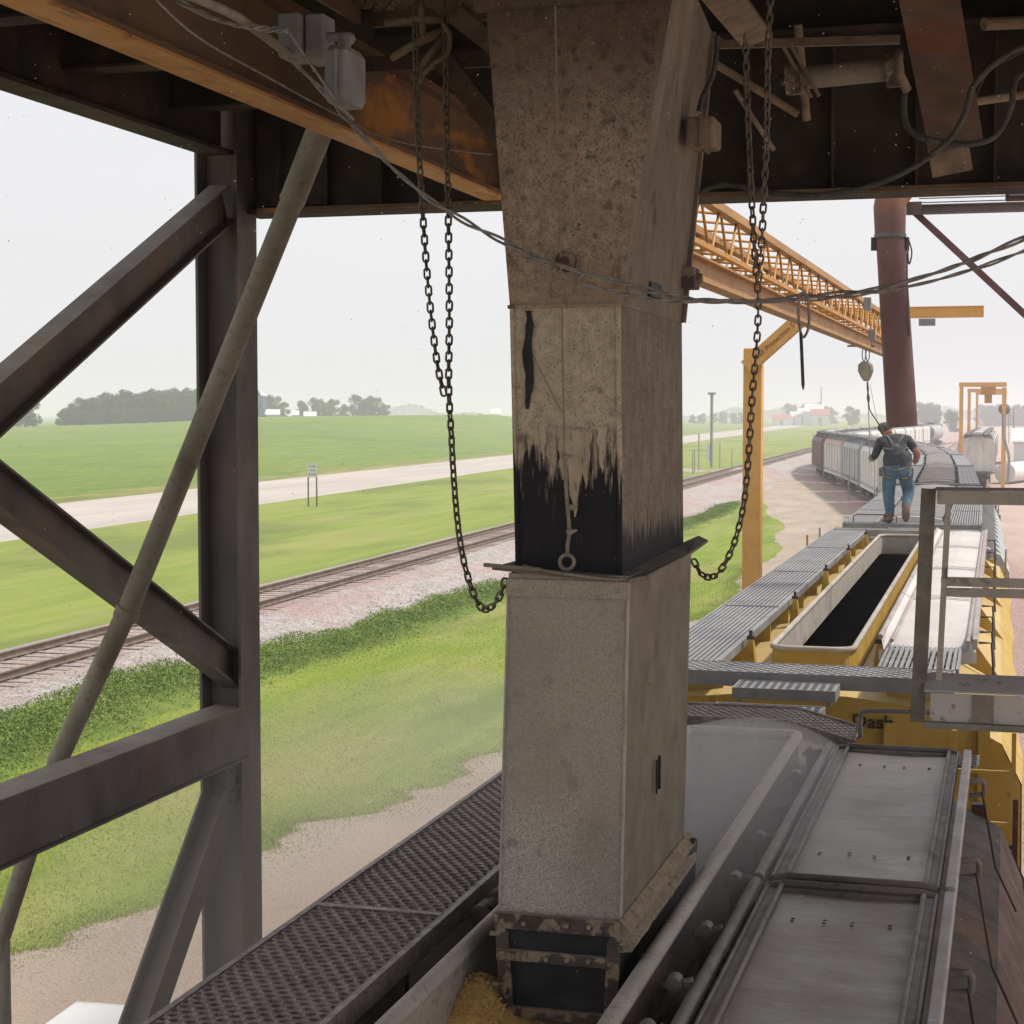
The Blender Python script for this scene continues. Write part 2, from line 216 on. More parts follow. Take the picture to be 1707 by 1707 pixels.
# ------------------------------------------------------------------ mesh helpers
ORG = {}
class MB:
    def __init__(s): s.v = []; s.f = []; s.sm = []; s.mi = []; s.cur = 0
    def add(s, vs, fs, smooth=False):
        o = len(s.v); s.v += [tuple(v) for v in vs]
        for f in fs: s.f.append(tuple(i+o for i in f)); s.sm.append(smooth); s.mi.append(s.cur)
        return s
    def box(s, x0, x1, y0, y1, z0, z1):
        return s.add([(x0,y0,z0),(x1,y0,z0),(x1,y1,z0),(x0,y1,z0),(x0,y0,z1),(x1,y0,z1),(x1,y1,z1),(x0,y1,z1)],
              [(0,3,2,1),(4,5,6,7),(0,1,5,4),(1,2,6,5),(2,3,7,6),(3,0,4,7)])
    def prof(s, P, A, B, up=(0,0,1), cap=True, closed=True, smooth=False):
        """extrude 2-D profile P [(side,up)] from A to B"""
        A = Vector(A); B = Vector(B); d = (B-A).normalized(); u = Vector(up)
        if abs(d.dot(u)) > .999: u = Vector((0,1,0))
        sd = d.cross(u).normalized(); u = sd.cross(d).normalized(); n = len(P)
        vs = [A+sd*a+u*b for a, b in P]+[B+sd*a+u*b for a, b in P]
        fs = [(i, (i+1) % n, n+(i+1) % n, n+i) for i in range(n if closed else n-1)]
        s.add(vs, fs, smooth)
        if cap and closed: s.add(vs[:n], [tuple(range(n))[::-1]]); s.add(vs[n:], [tuple(range(n))])
        return s
    def bar(s, A, B, w, h=None, up=(0,0,1)):
        h = h or w; return s.prof([(-w/2,-h/2),(w/2,-h/2),(w/2,h/2),(-w/2,h/2)], A, B, up)
    def ibeam(s, A, B, d, b, tf=.016, tw=.011, up=(0,0,1)):
        h = d/2; c = b/2; t = tw/2
        return s.prof([(-c,-h),(c,-h),(c,-h+tf),(t,-h+tf),(t,h-tf),(c,h-tf),(c,h),(-c,h),(-c,h-tf),(-t,h-tf),(-t,-h+tf),(-c,-h+tf)], A, B, up)
    def angle(s, A, B, w, t=.01, up=(0,0,1), flip=1):
        P = [(0,0),(w*flip,0),(w*flip,t),(t*flip,t),(t*flip,w),(0,w)]
        return s.prof(P if flip > 0 else P[::-1], A, B, up)
    def channel(s, A, B, d, b, t=.012, up=(0,0,1), flip=1):
        h = d/2; P = [(0,-h),(b*flip,-h),(b*flip,-h+t),(t*flip,-h+t),(t*flip,h-t),(b*flip,h-t),(b*flip,h),(0,h)]
        return s.prof(P if flip > 0 else P[::-1], A, B, up)
    def tube(s, pts, r, n=8, cap=True):
        pts = [Vector(p) for p in pts]; N = len(pts); rs = r if isinstance(r, (list, tuple)) else [r]*N
        prev = None; vs = []
        for i, p in enumerate(pts):
            d = (pts[min(i+1, N-1)]-pts[max(i-1, 0)]).normalized()
            if prev is None:
                a = Vector((0,0,1)) if abs(d.z) < .9 else Vector((1,0,0)); u = d.cross(a).normalized()
            else: u = (prev - d*prev.dot(d)).normalized()
            prev = u; w = d.cross(u)
            for k in range(n):
                t = 2*math.pi*k/n; vs.append(p+(u*math.cos(t)+w*math.sin(t))*rs[i])
        fs = [(i*n+k, i*n+(k+1) % n, (i+1)*n+(k+1) % n, (i+1)*n+k) for i in range(N-1) for k in range(n)]
        s.add(vs, fs, True)
        if cap: s.add(vs[:n], [tuple(range(n))[::-1]]); s.add(vs[-n:], [tuple(range(n))])
        return s
    def sphere(s, c, r, n=8, m=6, sc=(1,1,1)):
        vs = [(c[0]+r*sc[0]*math.sin(math.pi*i/m)*math.cos(2*math.pi*k/n), c[1]+r*sc[1]*math.sin(math.pi*i/m)*math.sin(2*math.pi*k/n), c[2]+r*sc[2]*math.cos(math.pi*i/m)) for i in range(m+1) for k in range(n)]
        return s.add(vs, [(i*n+k, (i+1)*n+k, (i+1)*n+(k+1) % n, i*n+(k+1) % n) for i in range(m) for k in range(n)], True)
    def loft(s, rings, cap=True, smooth=False, closed=True):
        n = len(rings[0]); vs = [p for r in rings for p in r]
        s.add(vs, [(i*n+k, i*n+(k+1) % n, (i+1)*n+(k+1) % n, (i+1)*n+k) for i in range(len(rings)-1) for k in range(n if closed else n-1)], smooth)
        if cap: s.add(rings[0], [tuple(range(n))[::-1]]); s.add(rings[-1], [tuple(range(n))])
        return s
    def holes(s, x0, x1, y0, y1, z, px, py, wx=.7, wy=.62, th=.02, stag=True, zf=None, lip=.004):
        """perforated plank: real holes, staggered rows"""
        nx = max(1, round((x1-x0)/px)); ny = max(1, round((y1-y0)/py)); px = (x1-x0)/nx; py = (y1-y0)/ny
        zf = zf or (lambda x: z)
        for j in range(ny):
            off = px/2 if (stag and j % 2) else 0
            for i in range(nx+(1 if off else 0)):
                a = max(x0, x0+i*px-off); b = min(x1, x0+(i+1)*px-off)
                if b-a < .01: continue
                c = y0+j*py; d = c+py; mx = (a+b)/2; my = (c+d)/2; hx = (b-a)/2*wx; hy = py/2*wy
                O = [(a,c),(mx,c),(b,c),(b,my),(b,d),(mx,d),(a,d),(a,my)]
                I = [(mx-hx*.6,my-hy*.8),(mx,my-hy),(mx+hx*.6,my-hy*.8),(mx+hx,my),(mx+hx*.6,my+hy*.8),(mx,my+hy),(mx-hx*.6,my+hy*.8),(mx-hx,my)]
                vs = [(x,y,zf(x)) for x,y in O]+[(x,y,zf(x)+lip) for x,y in I]+[(x,y,zf(x)-th) for x,y in I]
                fs = [(k,(k+1)%8,8+(k+1)%8,8+k) for k in range(8)]+[(8+k,8+(k+1)%8,16+(k+1)%8,16+k) for k in range(8)]
                s.add(vs, fs)
        return s
    def build(s, name, m, parent=None, bevel=0, local=False):
        me = bpy.data.meshes.new(name)
        vs = s.v
        if parent is not None and not local:
            o = ORG.get(parent.name, Vector((0,0,0))); vs = [(a-o[0], b-o[1], c-o[2]) for a,b,c in vs]
        me.from_pydata(vs, [], s.f); me.polygons.foreach_set('use_smooth', s.sm)
        ms = m if isinstance(m, (list, tuple)) else [m]
        for q in ms: me.materials.append(M[q] if isinstance(q, str) else q)
        if len(ms) > 1: me.polygons.foreach_set('material_index', s.mi)
        me.update()
        o = bpy.data.objects.new(name, me); C.objects.link(o)
        if parent is not None: o.parent = parent; ORG[o.name] = ORG.get(parent.name, Vector((0,0,0)))
        if bevel:
            b = o.modifiers.new('b', 'BEVEL'); b.width = bevel; b.segments = 2; b.limit_method = 'ANGLE'; b.angle_limit = R(50)
        return o
def tag(o, label=None, cat=None, group=None, kind=None):
    if label: o['label'] = label
    if cat: o['category'] = cat
    if group: o['group'] = group
    if kind: o['kind'] = kind
    return o
def thing(name, loc, label, cat, group=None, rz=0, local=False):
    o = bpy.data.objects.new(name, None); C.objects.link(o); o.location = loc; o.rotation_euler = (0,0,rz)
    o.empty_display_size = .1
    ORG[o.name] = Vector((0,0,0)) if local else Vector(loc); return tag(o, label, cat, group)
def one(mb, name, m, label, cat, group=None, kind=None, loc=None, **k):
    """a thing that is one mesh; its origin goes to loc or its lowest centre"""
    if loc is None:
        xs = [v[0] for v in mb.v]; ys = [v[1] for v in mb.v]; loc = ((min(xs)+max(xs))/2, (min(ys)+max(ys))/2, min(v[2] for v in mb.v))
    mb.v = [(a-loc[0], b-loc[1], c-loc[2]) for a,b,c in mb.v]
    o = mb.build(name, m, None, **k); o.location = loc; return tag(o, label, cat, group, kind)
def copy_tree(o, parent=None):
    c = o.copy(); C.objects.link(c); ORG[c.name] = ORG.get(o.name, Vector((0,0,0)))
    if parent is not None: c.parent = parent
    for ch in list(o.children): copy_tree(ch, c)
    return c
def text_mesh(name, body, size, m, parent, loc, rot, ext=.004):
    cu = bpy.data.curves.new(name, 'FONT'); cu.body = body; cu.size = size; cu.extrude = ext
    t = bpy.data.objects.new(name+'_c', cu); C.objects.link(t)
    dg = bpy.context.evaluated_depsgraph_get(); me = bpy.data.meshes.new_from_object(t.evaluated_get(dg)); bpy.data.objects.remove(t)
    o = bpy.data.objects.new(name, me); C.objects.link(o); me.materials.clear(); me.materials.append(M[m]); o.parent = parent
    o.matrix_local = Matrix.Translation(Vector(loc)) @ rot; return o
def smoothpath(pts, n=6):
    pts = [Vector(p) for p in pts]; out = []
    for i in range(len(pts)-1):
        p0 = pts[max(i-1,0)]; p1 = pts[i]; p2 = pts[i+1]; p3 = pts[min(i+2,len(pts)-1)]
        for k in range(n):
            t = k/n; out.append(.5*((2*p1)+(p2-p0)*t+(2*p0-5*p1+4*p2-p3)*t*t+(3*p1-p0-3*p2+p3)*t**3))
    return out+[pts[-1]]

# ------------------------------------------------------------------ terrain
def Xr(Y): return -18.75-.036*Y                       # main line centre
def Xn(Y): return -38-.066*Y                          # near edge of the road
PY = [-60, 0, 11, 20, 27, 36, 45, 60, 77, 93, 111, 130, 150, 165, 180, 196, 215, 250, 300, 345, 400]
PX = [-1.43, -1.43, -1.43, -1.475, -1.52, -1.6, -1.75, -2.2, -2.9, -4.0, -6.0, -9.0, -12.4, -15.4, -17.8, -18.9, -19.2, -18.2, -16.5, -15.0, -12.5]
def Xc(Y): return interp(Y, PY, PX)
def smst(a, b, x): t = min(1, max(0, (x-a)/(b-a))); return t*t*(3-2*t)
def h(X, Y):
    s = X-Xr(Y)
    if s >= 0: return interp(s, [0,1.5,2.4,3.6,5,9], [1.1,1.1,.9,.42,.25,0])
    zz = interp(-s, [0,1.5,2.6,4,7,14,19], [1.1,1.1,.85,.6,.55,.7,.8])
    if Y < 0: return zz
    D = math.hypot(X, Y); az = math.degrees(math.atan2(-X, Y))
    r = interp(az, [5,8,12,16.5,24,27,30.5,36], [0,.8,3.,5.45,4.9,3.4,2.5,1.8])
    k = smst(95, 440, D)
    if D > 470: k *= lerp(1, .5, smst(470, 700, D))
    dl = Xn(Y)-12.7-X
    return zz+r*k*smst(2, 60, dl)
GY = [-60,5,17.5,21.6,29.5,40,52,70,86,106,130,141,148,400]; GX = [-13,-12.4,-11.5,-10.9,-8.9,-8.6,-9.1,-9.9,-10.7,-13.4,-18.4,-23,-27,-45]
rng = random.Random(3)
rows = [-60,-45,-30,-18,-10,-4,0]; y = 0
while y < 160: y += .22+y*.012; rows.append(y)
while y < 6000: y *= 1.05; rows.append(y)
def wob(Y, k): q = min(1, 28/max(Y, 1)); return .35*math.sin(Y*.31+k)+q*(.25*math.sin(Y*.9+k)+.2*math.sin(Y*2.3+k*2)+.12*math.sin(Y*5.1+k)+rng.uniform(-.10,.10))
Bd = []
for Y in rows:
    xr = Xr(Y); n = Xn(Y)
    be = xr+interp(Y, [30,58,105,150], [2.3,3.7,4.4,5])+wob(Y,1)*.5
    we = be+.003+(1.4+wob(Y,5)*.5)*(1-smst(112, 124, Y))
    g = max(interp(Y, GY, GX)+wob(Y,2), we+.004)
    sl = max(Xc(Y)-3.3+wob(Y,3)*.6, g+.3)
    sr = max(Xc(Y)+3.2+wob(Y,4)*.5, sl+3)
    Bd.append([-4000-Y, n-17.2+wob(Y,6)*1.2, n-12.7, n, xr-2.9+wob(Y,7)*.5, be, we, g, sl, sr, 4000+Y])
def region(name, a, nx, m, label=None, geo=0):
    vs = []; fs = []
    for j, Y in enumerate(rows):
        x0, x1 = Bd[j][a], Bd[j][a+1]
        for i in range(nx+1):
            t = i/nx
            if geo == 1: t = 1-(1-t)**4       # dense towards the right edge
            if geo == 2: t = t**4
            X = lerp(x0, x1, t); vs.append((X, Y, h(X, Y)))
    for j in range(len(rows)-1):
        for i in range(nx): k = j*(nx+1)+i; fs.append((k, k+1, k+nx+2, k+nx+1))
    mb = MB(); mb.add(vs, fs, True); o = mb.build(name, m); o['kind'] = 'structure'; return o
region('crop_field', 0, 60, 'field', geo=1)
region('road_verge', 1, 3, 'verge')
region('road', 2, 4, 'road')
region('grass_strip', 3, 12, 'lawn_far')
region('track_ballast', 4, 14, 'ballast')
region('ditch', 5, 3, 'weedbed')
region('lawn', 6, 10, 'lawn')
region('dirt_path', 7, 4, 'dirt')
region('siding_ballast', 8, 4, 'ballast_pink')
region('gravel_ground', 9, 40, 'dirt_pink', geo=2)
# dirt crossing road over the main line
mb = MB(); vs = []; N = 60
for i in range(N+1):
    t = i/N; X = lerp(-50, -9.5, t); Yc = lerp(215, 146, t**.8)
    for dy in (-4.5, -1.5, 1.5, 4.5):
        vs.append((X, Yc+dy+.4*math.sin(i), h(X, Yc+dy)+(.05 if abs(dy) < 2 else -.04)))
mb.add(vs, [(i*4+k, (i+1)*4+k, (i+1)*4+k+1, i*4+k+1) for i in range(N) for k in range(3)], True)
mb.build('crossing_path', 'dirt')['kind'] = 'structure'
# grassy ground beyond the yard
mb = MB(); mb.add([(45,120,.05),(1500,120,.05),(3000,4000,.05),(60,4000,.05)], [(0,1,2,3)]); mb.build('far_grass', 'lawn_far')['kind'] = 'structure'
# ------------------------------------------------------------------ railway tracks
def track(fx, y0, y1, z, label, ties=True, tie_n=100, group='railway tracks'):
    Ys = list(np.arange(y0, y1, 4.))+[y1]; mid = (fx(y0), y0, z-.2)
    t = thing('railway_track', mid, label, 'railway track', group)
    for s in (-.76, .76):
        mb = MB()
        P = [(-.07,0),(.07,0),(.07,.012),(.012,.03),(.012,.11),(.036,.12),(.036,.155),(-.036,.155),(-.036,.12),(-.012,.11),(-.012,.03),(-.07,.012)]
        rings = []
        for Y in Ys: rings.append([(fx(Y)+s-a, Y, z-.155+b) for a, b in P])
        mb.loft(rings); mb.build('rail', 'rail', t)
    if ties:
        k = 0; rest = MB(); Y = y0
        while Y < y1:
            X = fx(Y)+random.uniform(-.05,.05); dz = random.uniform(-.036,-.012)
            if k < tie_n: mb = MB()
            else: mb = rest
            sl = random.uniform(-.03,.03)
            mb.add([(X-1.3,Y-.11+sl,z-.33),(X+1.3,Y-.11-sl,z-.33),(X+1.3,Y+.11-sl,z-.33),(X-1.3,Y+.11+sl,z-.33),(X-1.3,Y-.11+sl,z-.158+dz),(X+1.3,Y-.11-sl,z-.158+dz),(X+1.3,Y+.11-sl,z-.158+dz),(X-1.3,Y+.11+sl,z-.158+dz)],
                   [(0,3,2,1),(4,5,6,7),(0,1,5,4),(1,2,6,5),(2,3,7,6),(3,0,4,7)])
            if k < tie_n: mb.build('tie', 'tie', t)
            k += 1; Y += .55 if Y < 160 else 1.1
            if Y > 420: break
        if rest.v: rest.build('ties', 'tie', t)['kind'] = 'stuff'
    return t
track(Xr, 22, 1500, 1.3, 'rusty main line railway track on pale ballast between lawn and highway grass')
track(Xc, -8, 395, .19, 'railway track under the line of hopper cars being loaded')
track(lambda Y: -2.2-.006*(Y-60) if Y > 60 else Xc(Y), 110, 600, .19, 'straight yard track under the far yellow gantries', tie_n=30)
track(lambda Y: -9.6-.008*(Y-300), 230, 900, .19, 'distant yard track beyond the black tank car', tie_n=20)
track(lambda Y: -5.8-.006*(Y-300), 240, 900, .19, 'distant yard track right of the tank car', tie_n=20)

# ------------------------------------------------------------------ vegetation
def leafcloud(name, pts, size, m, parent=None, kind=None, up=.0, aspect=1., seed=1, local=True):
    """pts (n,3): one leaf-sized quad at each"""
    r = np.random.RandomState(seed); n = len(pts); pts = np.asarray(pts, float)
    a = r.normal(size=(n,3)); a[:,2] += up*np.sign(a[:,2]); a /= np.linalg.norm(a, axis=1)[:,None]
    b = np.cross(a, r.normal(size=(n,3))); b /= np.linalg.norm(b, axis=1)[:,None]
    s = (size*(.6+.8*r.rand(n)))[:,None]
    v = np.stack([pts-b*s*.5*aspect, pts+a*s*.5, pts+b*s*.5*aspect, pts-a*s*.5], 1).reshape(-1,3)
    me = bpy.data.meshes.new(name); me.vertices.add(4*n); me.vertices.foreach_set('co', v.ravel())
    me.loops.add(4*n); me.loops.foreach_set('vertex_index', np.arange(4*n, dtype=np.int32))
    me.polygons.add(n); me.polygons.foreach_set('loop_start', np.arange(0,4*n,4,dtype=np.int32))
    me.materials.append(M[m]); me.update(calc_edges=True); me.validate()
    o = bpy.data.objects.new(name, me); C.objects.link(o)
    if parent is not None: o.parent = parent
    if kind: o['kind'] = kind
    return o
def tree_proto(seed, H, Wd, leafm, n=4200, label='', sparse=False, low=.03):
    r = np.random.RandomState(seed); t = thing('tree', (0,0,0), label, 'tree', local=True)
    mb = MB(); mb.tube([(0,0,-.5),(0,0,H*.15),(.1,0,H*.45),(0,.1,H*.85)], [H*.026,H*.022,H*.013,H*.004], 7)
    cl = []
    for k in range(16):
        a = r.rand()*6.28; z = H*(low+(.97-low)*((k+.5)/16)); rad = Wd/2*math.sqrt(max(.05, 1-((z/H-.45)/.58)**2))*r.uniform(.45,.85)
        c = np.array([rad*math.cos(a), rad*math.sin(a), z]); cl.append((c, Wd*r.uniform(.13,.22)))
        mb.tube([(0,0,z*.55), (c[0]*.5,c[1]*.5,z*.8), tuple(c)], [H*.008,H*.005,H*.002], 5)
    cl += [(np.array([0,0,H*.86]), Wd*.16), (np.array([0,0,H*.6]), Wd*.25), (np.array([0,0,H*.35]), Wd*.25)]
    mb.build('trunk', 'bark', t, local=True)
    P = []
    for c, s in cl:
        m = int(n/len(cl)); q = r.normal(size=(m,3)); q /= np.linalg.norm(q, axis=1)[:,None]
        q *= (r.rand(m)**.4)[:,None]; P.append(c+q*s*np.array([1,1,.8]))
    P = np.concatenate(P); P = P[P[:,2] > H*.03]
    leafcloud('crown', P, H*.045, leafm, t, seed=seed)
    return t
def place(t, D, px, ybase=None, z=None, s=1., rz=0, label=None, group=None):
    p = atd(px, 700, D); zz = h(p.x, p.y) if z is None else z
    t.location = (p.x, p.y, zz); t.scale = (s, s, s); t.rotation_euler = (0,0,rz)
    if label: t['label'] = label
    if group: t['group'] = group
    return t
protos = [tree_proto(11, 14, 12, 'leaf', label='x'), tree_proto(12, 13, 13, 'leaf', label='x'), tree_proto(13, 12, 11, 'leaf', label='x')]
# lone tree at the left edge
place(protos[0], 445, 42, s=.74, label='tall open-crowned tree standing alone at the left edge beyond the field')
lone2 = place(copy_tree(protos[2]), 452, 8, s=.62, rz=2, label='lower tree leaning against the lone tree at the far left')
first = {1: True, 2: True}
rg = random.Random(5)
GT = 'trees of the wood beyond the field'
WT = 'one of the crowded trees in the grey-green wood beyond the crop field'
px = 116; k = 0
while px < 425:
    pi = 1+k % 2; t = protos[pi] if first[pi] else copy_tree(protos[pi]); first[pi] = False
    hh = .64*interp(px, [110,135,180,330,430], [.5,.7,.86,.9,1.0])*rg.uniform(.93,1.07)
    place(t, 480+rg.uniform(-12,12), px+rg.uniform(-4,4), s=hh*1.12, rz=rg.uniform(0,6), label=WT, group=GT); px += 10; k += 1
px = 103
while px < 425:
    t = copy_tree(protos[2]); place(t, 463+rg.uniform(-6,6), px, s=rg.uniform(.26,.36), rz=rg.uniform(0,6), label='one of the low bushy trees fringing the front of the wood', group='low bushes before the wood'); px += 11
for px, D, s in [(452,560,1.0),(470,570,.75),(505,600,.9),(528,600,.95),(552,600,.9),(575,610,.75),(598,600,1.08),(622,600,1.02),(640,615,.7)]:
    place(copy_tree(protos[1+(px % 2)]), D, px, z=3.9, s=s*.62, rz=px, label='one of the broad trees round the farmyard right of the big steel column', group='farmyard trees')
# hazy trees further off
for i, (px, D, s) in enumerate([(775,1100,1.0),(800,1100,1.1),(822,1100,1.1),(1155,900,.95),(1170,900,1.0),(1190,950,1.1),(1205,950,1.15),(1222,950,1.15),(1236,950,1.1)]):
    place(copy_tree(protos[1+(i % 2)]), D, px, z=1.0, s=s*.42, rz=i, label='one of the pale hazy trees on the skyline beside the loading spout', group='hazy skyline trees by the spout')
for i, (px, D, s) in enumerate([(1318,1000,1.25),(1345,1000,1.35),(1366,1000,1.3),(1386,1000,1.1)]):
    place(copy_tree(protos[1+(i % 2)]), D, px, z=0, s=s*.72, rz=i, label='one of the hazy trees behind the white farm buildings', group='trees behind the white farm')
place(copy_tree(protos[1]), 820, 1420, z=1., s=.66, rz=1, label='round tree standing alone right of the white farm, left of the hanging dark red pipe')
for i, (px, s) in enumerate([(1538,1.1),(1556,1.15),(1548,1.0)]):
    place(copy_tree(protos[1+(i % 2)]), 760, px, z=0, s=s*.76, rz=i, label='one of the round trees just right of the dark red pipe mouth', group='trees right of the red pipe')
place(copy_tree(protos[2]), 620, 1586, z=0, s=.62, rz=1, label='small thin tree between the tank car and the yellow gantries')
for i, px in enumerate([1640,1652,1664,1676,1690,1702,1716]):
    place(copy_tree(protos[1+(i % 2)]), 900, px, z=0, s=.82, rz=i, label='one of the hazy trees beyond the far gantries at the right edge', group='hazy trees at the right edge')
r = np.random.RandomState(8)
P = []
for Dd, n in ((1900, 9000),):
    az = R(15.9)-np.arctan((r.uniform(640,1900,n)-CX)/2904); D = Dd+r.normal(size=n)*60
    hh = 8+5*np.sin(az*60)+3*np.sin(az*170+1); P.append(np.stack([-D*np.sin(az), D*np.cos(az), r.rand(n)**.7*hh], 1))
tag(leafcloud('distant_woods', np.concatenate(P), 4.0, 'leaf_blue', seed=3), 'faint blue line of woods along the whole horizon', 'woods', kind='stuff')
# weeds along the ditch
r = np.random.RandomState(4); P = []
n = 120000; Y = 22+(r.rand(n)**1.3)*96; clump = np.sin(Y*1.3)*.4+np.sin(Y*.47+1)*.4+np.sin(Y*3.1)*.3+np.sin(Y*6.7)*.15
bound = np.interp(Y, rows, [b[5] for b in Bd]); s = r.normal(size=n)*.5
X = bound+.7+s*.72+.25*clump
hmx = np.clip(.55*(1-(s/1.15)**2), .06, 1)*np.clip(.75+.6*clump, .15, 2)*np.interp(Y, [30,60,72,100,160], [1,.9,.45,.55,.5]); hmx = np.clip(hmx, .05, 1)
zb = np.array([h(a, b) for a, b in zip(X, Y)]); P = np.stack([X, Y, zb+r.rand(n)**.6*hmx], 1)
tag(leafcloud('weeds', P, .05, 'leaf_weed', seed=5, aspect=.55), 'lush green weeds growing in a band along the ballast edge', 'weeds', kind='stuff')
# grass blades on the near lawn and ragged edges
n = 130000; Y = 12+(r.rand(n)**1.6)*60; g = np.interp(Y, rows, [b[7] for b in Bd]); w = np.interp(Y, rows, [b[6] for b in Bd])
X = g+np.where(r.rand(n) < .7, -np.abs(r.normal(size=n))*.35+.1, np.abs(r.normal(size=n))*.45); lw = r.rand(n) < .6; X = np.where(lw, w+(g-w)*r.rand(n), X); zb = np.array([h(a, b) for a, b in zip(X, Y)])
P = np.stack([X, Y, zb+.015], 1)
tag(leafcloud('grass_blades', P, .042, 'blade', seed=6, aspect=.2, up=2), 'short blades of grass along the ragged edge of the near lawn', 'grass', kind='stuff')

# ------------------------------------------------------------------ covered hopper cars
def rrect(u0, u1, v0, v1, r, n=5):
    P = []
    for cu, cv, a0 in ((u1-r, v1-r, 0), (u0+r, v1-r, 90), (u0+r, v0+r, 180), (u1-r, v0+r, 270)):
        for k in range(n+1): a = R(a0+90*k/n); P.append((cu+r*math.cos(a), cv+r*math.sin(a)))
    return P
SEC = [(.34,4.37),(1.0,4.30),(1.42,4.08),(1.56,3.8),(1.58,1.6),(1.4,1.35)]
def hopper(Yc, label, side, roofm, grate, L=15.4, hatch='closed', det=1, Lo=13., wk=(.58,1.1), lidm='lid_white', rimm='galv', ends=None, zr=4.6, text=None, group='covered hopper cars in the train', lev=0.):
    X0 = Xc(Yc); ph = math.atan2(-(Xc(Yc+7)-Xc(Yc-7)), 14.)
    t = thing('hopper_car', (X0, Yc, 0), label, 'hopper car', group, rz=ph, local=True); hb = L/2-.35; ho = Lo/2
    def B(mb, name, m, p=t, **k): return mb.build(name, m, p, local=True, **k)
    # side shells with posts
    for s in (-1, 1):
        mb = MB(); q = [(s*a, b) for a, b in SEC[2:]]
        nv = 14 if det else 4
        rings = []
        for j in range(nv+1):
            v = lerp(-hb, hb, j/nv); bul = .02*math.sin(j*1.7)
            rings.append([(a+s*bul*(1 if 0 < i < 3 else 0), v, b) for i, (a, b) in enumerate(q)])
        mb.loft(rings, cap=False, closed=False)
        # sill and posts
        mb.box(min(s*1.45,s*1.57), max(s*1.45,s*1.57), -L/2, L/2, 1.15, 1.36)
        for j in range(0 if det > 1 else 7 if det else 3):
            v = lerp(-hb+.3, hb-.3, j/(6 if det else 2)); mb.box(min(s*1.575,s*1.63), max(s*1.575,s*1.63), v-.05, v+.05, 1.36, 3.78)
        B(mb, 'side', side)
    for s in (-1, 1):
        mb = MB(); mb.loft([[(s*a, v, b) for a, b in SEC[:3]] for v in np.linspace(-hb, hb, 12)], cap=False, closed=False)
        # stiffening ribs on the outer slope
        if det in (1, 2) and hatch == 'closed':
            for j in range(13):
                v = lerp(-hb+.2, hb-.2, j/12); mb.add([(s*1.0,v-.02,4.31),(s*1.0,v+.02,4.31),(s*1.44,v+.02,4.09),(s*1.44,v-.02,4.09),(s*1.0,v-.02,4.56),(s*1.0,v+.02,4.56),(s*1.1,v+.02,4.5),(s*1.1,v-.02,4.5)], [(0,1,2,3),(4,5,6,7),(0,3,7,4),(1,5,6,2),(2,6,7,3),(0,4,5,1)])
        if s > 0: rf = mb
        B(mb, 'roof', roofm)
    for a_, b_ in ([(-hb, hb)] if hatch == 'closed' else [(-hb, -ho), (ho, hb)]):
        mb = MB(); mb.box(-.34,.34,a_,b_,4.33,4.37); B(mb, 'roof_end', roofm)
    full = SEC+[(-a,b) for a,b in SEC[::-1]]
    for s in (-1, 1):
        mb = MB(); v = s*hb
        fc = [(a*.995, v-s*.004, b) for a, b in full]
        mb.add(fc, [tuple(range(len(fc)))])
        if det:
            for u in (-1.3, -.65, 0, .65, 1.3): mb.box(u-.04,u+.04,min(v,v+s*.07),max(v,v+s*.07),1.4,4.2)
        e = B(mb, 'end_sheet', ends or side)
        if det:
            lb = MB()
            for u in (-1.5,-1.1): lb.bar((u,v+s*.2,1.2),(u,v+s*.2,4.5),.03)
            for z in np.arange(1.4,4.5,.36): lb.bar((-1.5,v+s*.2,z),(-1.1,v+s*.2,z),.022)
            B(lb, 'ladder', ends or side); lb = MB()
            for u in (1.5,1.1): lb.bar((u,v+s*.2,1.2),(u,v+s*.2,4.2),.03)
            for z in np.arange(1.4,4.2,.36): lb.bar((1.1,v+s*.2,z),(1.5,v+s*.2,z),.022)
            B(lb, 'ladder', ends or side)
            # end platform, coupler
            mb = MB(); mb.box(-1.45,1.45,min(v+s*.004,v+s*.7),max(v+s*.004,v+s*.7),1.16,1.28); B(mb, 'end_platform', 'under')
            mb = MB(); mb.box(-.12,.12,min(v+s*.71,v+s*1.0),max(v+s*.71,v+s*1.0),.8,1.05); mb.box(-.2,.2,min(v+s*1.0,v+s*1.22),max(v+s*1.0,v+s*1.22),.76,1.1); B(mb, 'coupler', 'under', bevel=.02)
    # slope sheets / discharge hoppers
    for c in (-4.3, 0, 4.3):
        mb = MB(); mb.loft([[(-1.38,c-2.1,1.34),(1.38,c-2.1,1.34),(1.38,c+2.1,1.34),(-1.38,c+2.1,1.34)],[(-.5,c-.5,.45),(.5,c-.5,.45),(.5,c+.5,.45),(-.5,c+.5,.45)]]); B(mb, 'discharge_hopper', side)
    for c in (-5.9, 5.9):
        mb = MB()
        for s in (-1,1):
            mb.loft([[(s*1.05,c-1.2,.55),(s*1.17,c-1.2,.55),(s*1.17,c-1.2,.75),(s*1.05,c-1.2,.75)],[(s*1.05,c,.35),(s*1.17,c,.35),(s*1.17,c,.95),(s*1.05,c,.95)],[(s*1.05,c+1.2,.55),(s*1.17,c+1.2,.55),(s*1.17,c+1.2,.75),(s*1.05,c+1.2,.75)]])
        mb.box(-1.04,1.04,c-.2,c+.2,.6,.9); tr = B(mb, 'truck_frame', 'under')
        for a in (-.88,.88):
            mb = MB(); mb.tube([(-.9,c+a,.62),(.9,c+a,.62)],.07,8)
            for s in (-1,1): mb.tube([(s*.70,c+a,.62),(s*.83,c+a,.62)],.43,20 if det else 12)
            B(mb, 'wheelset', 'under', tr)
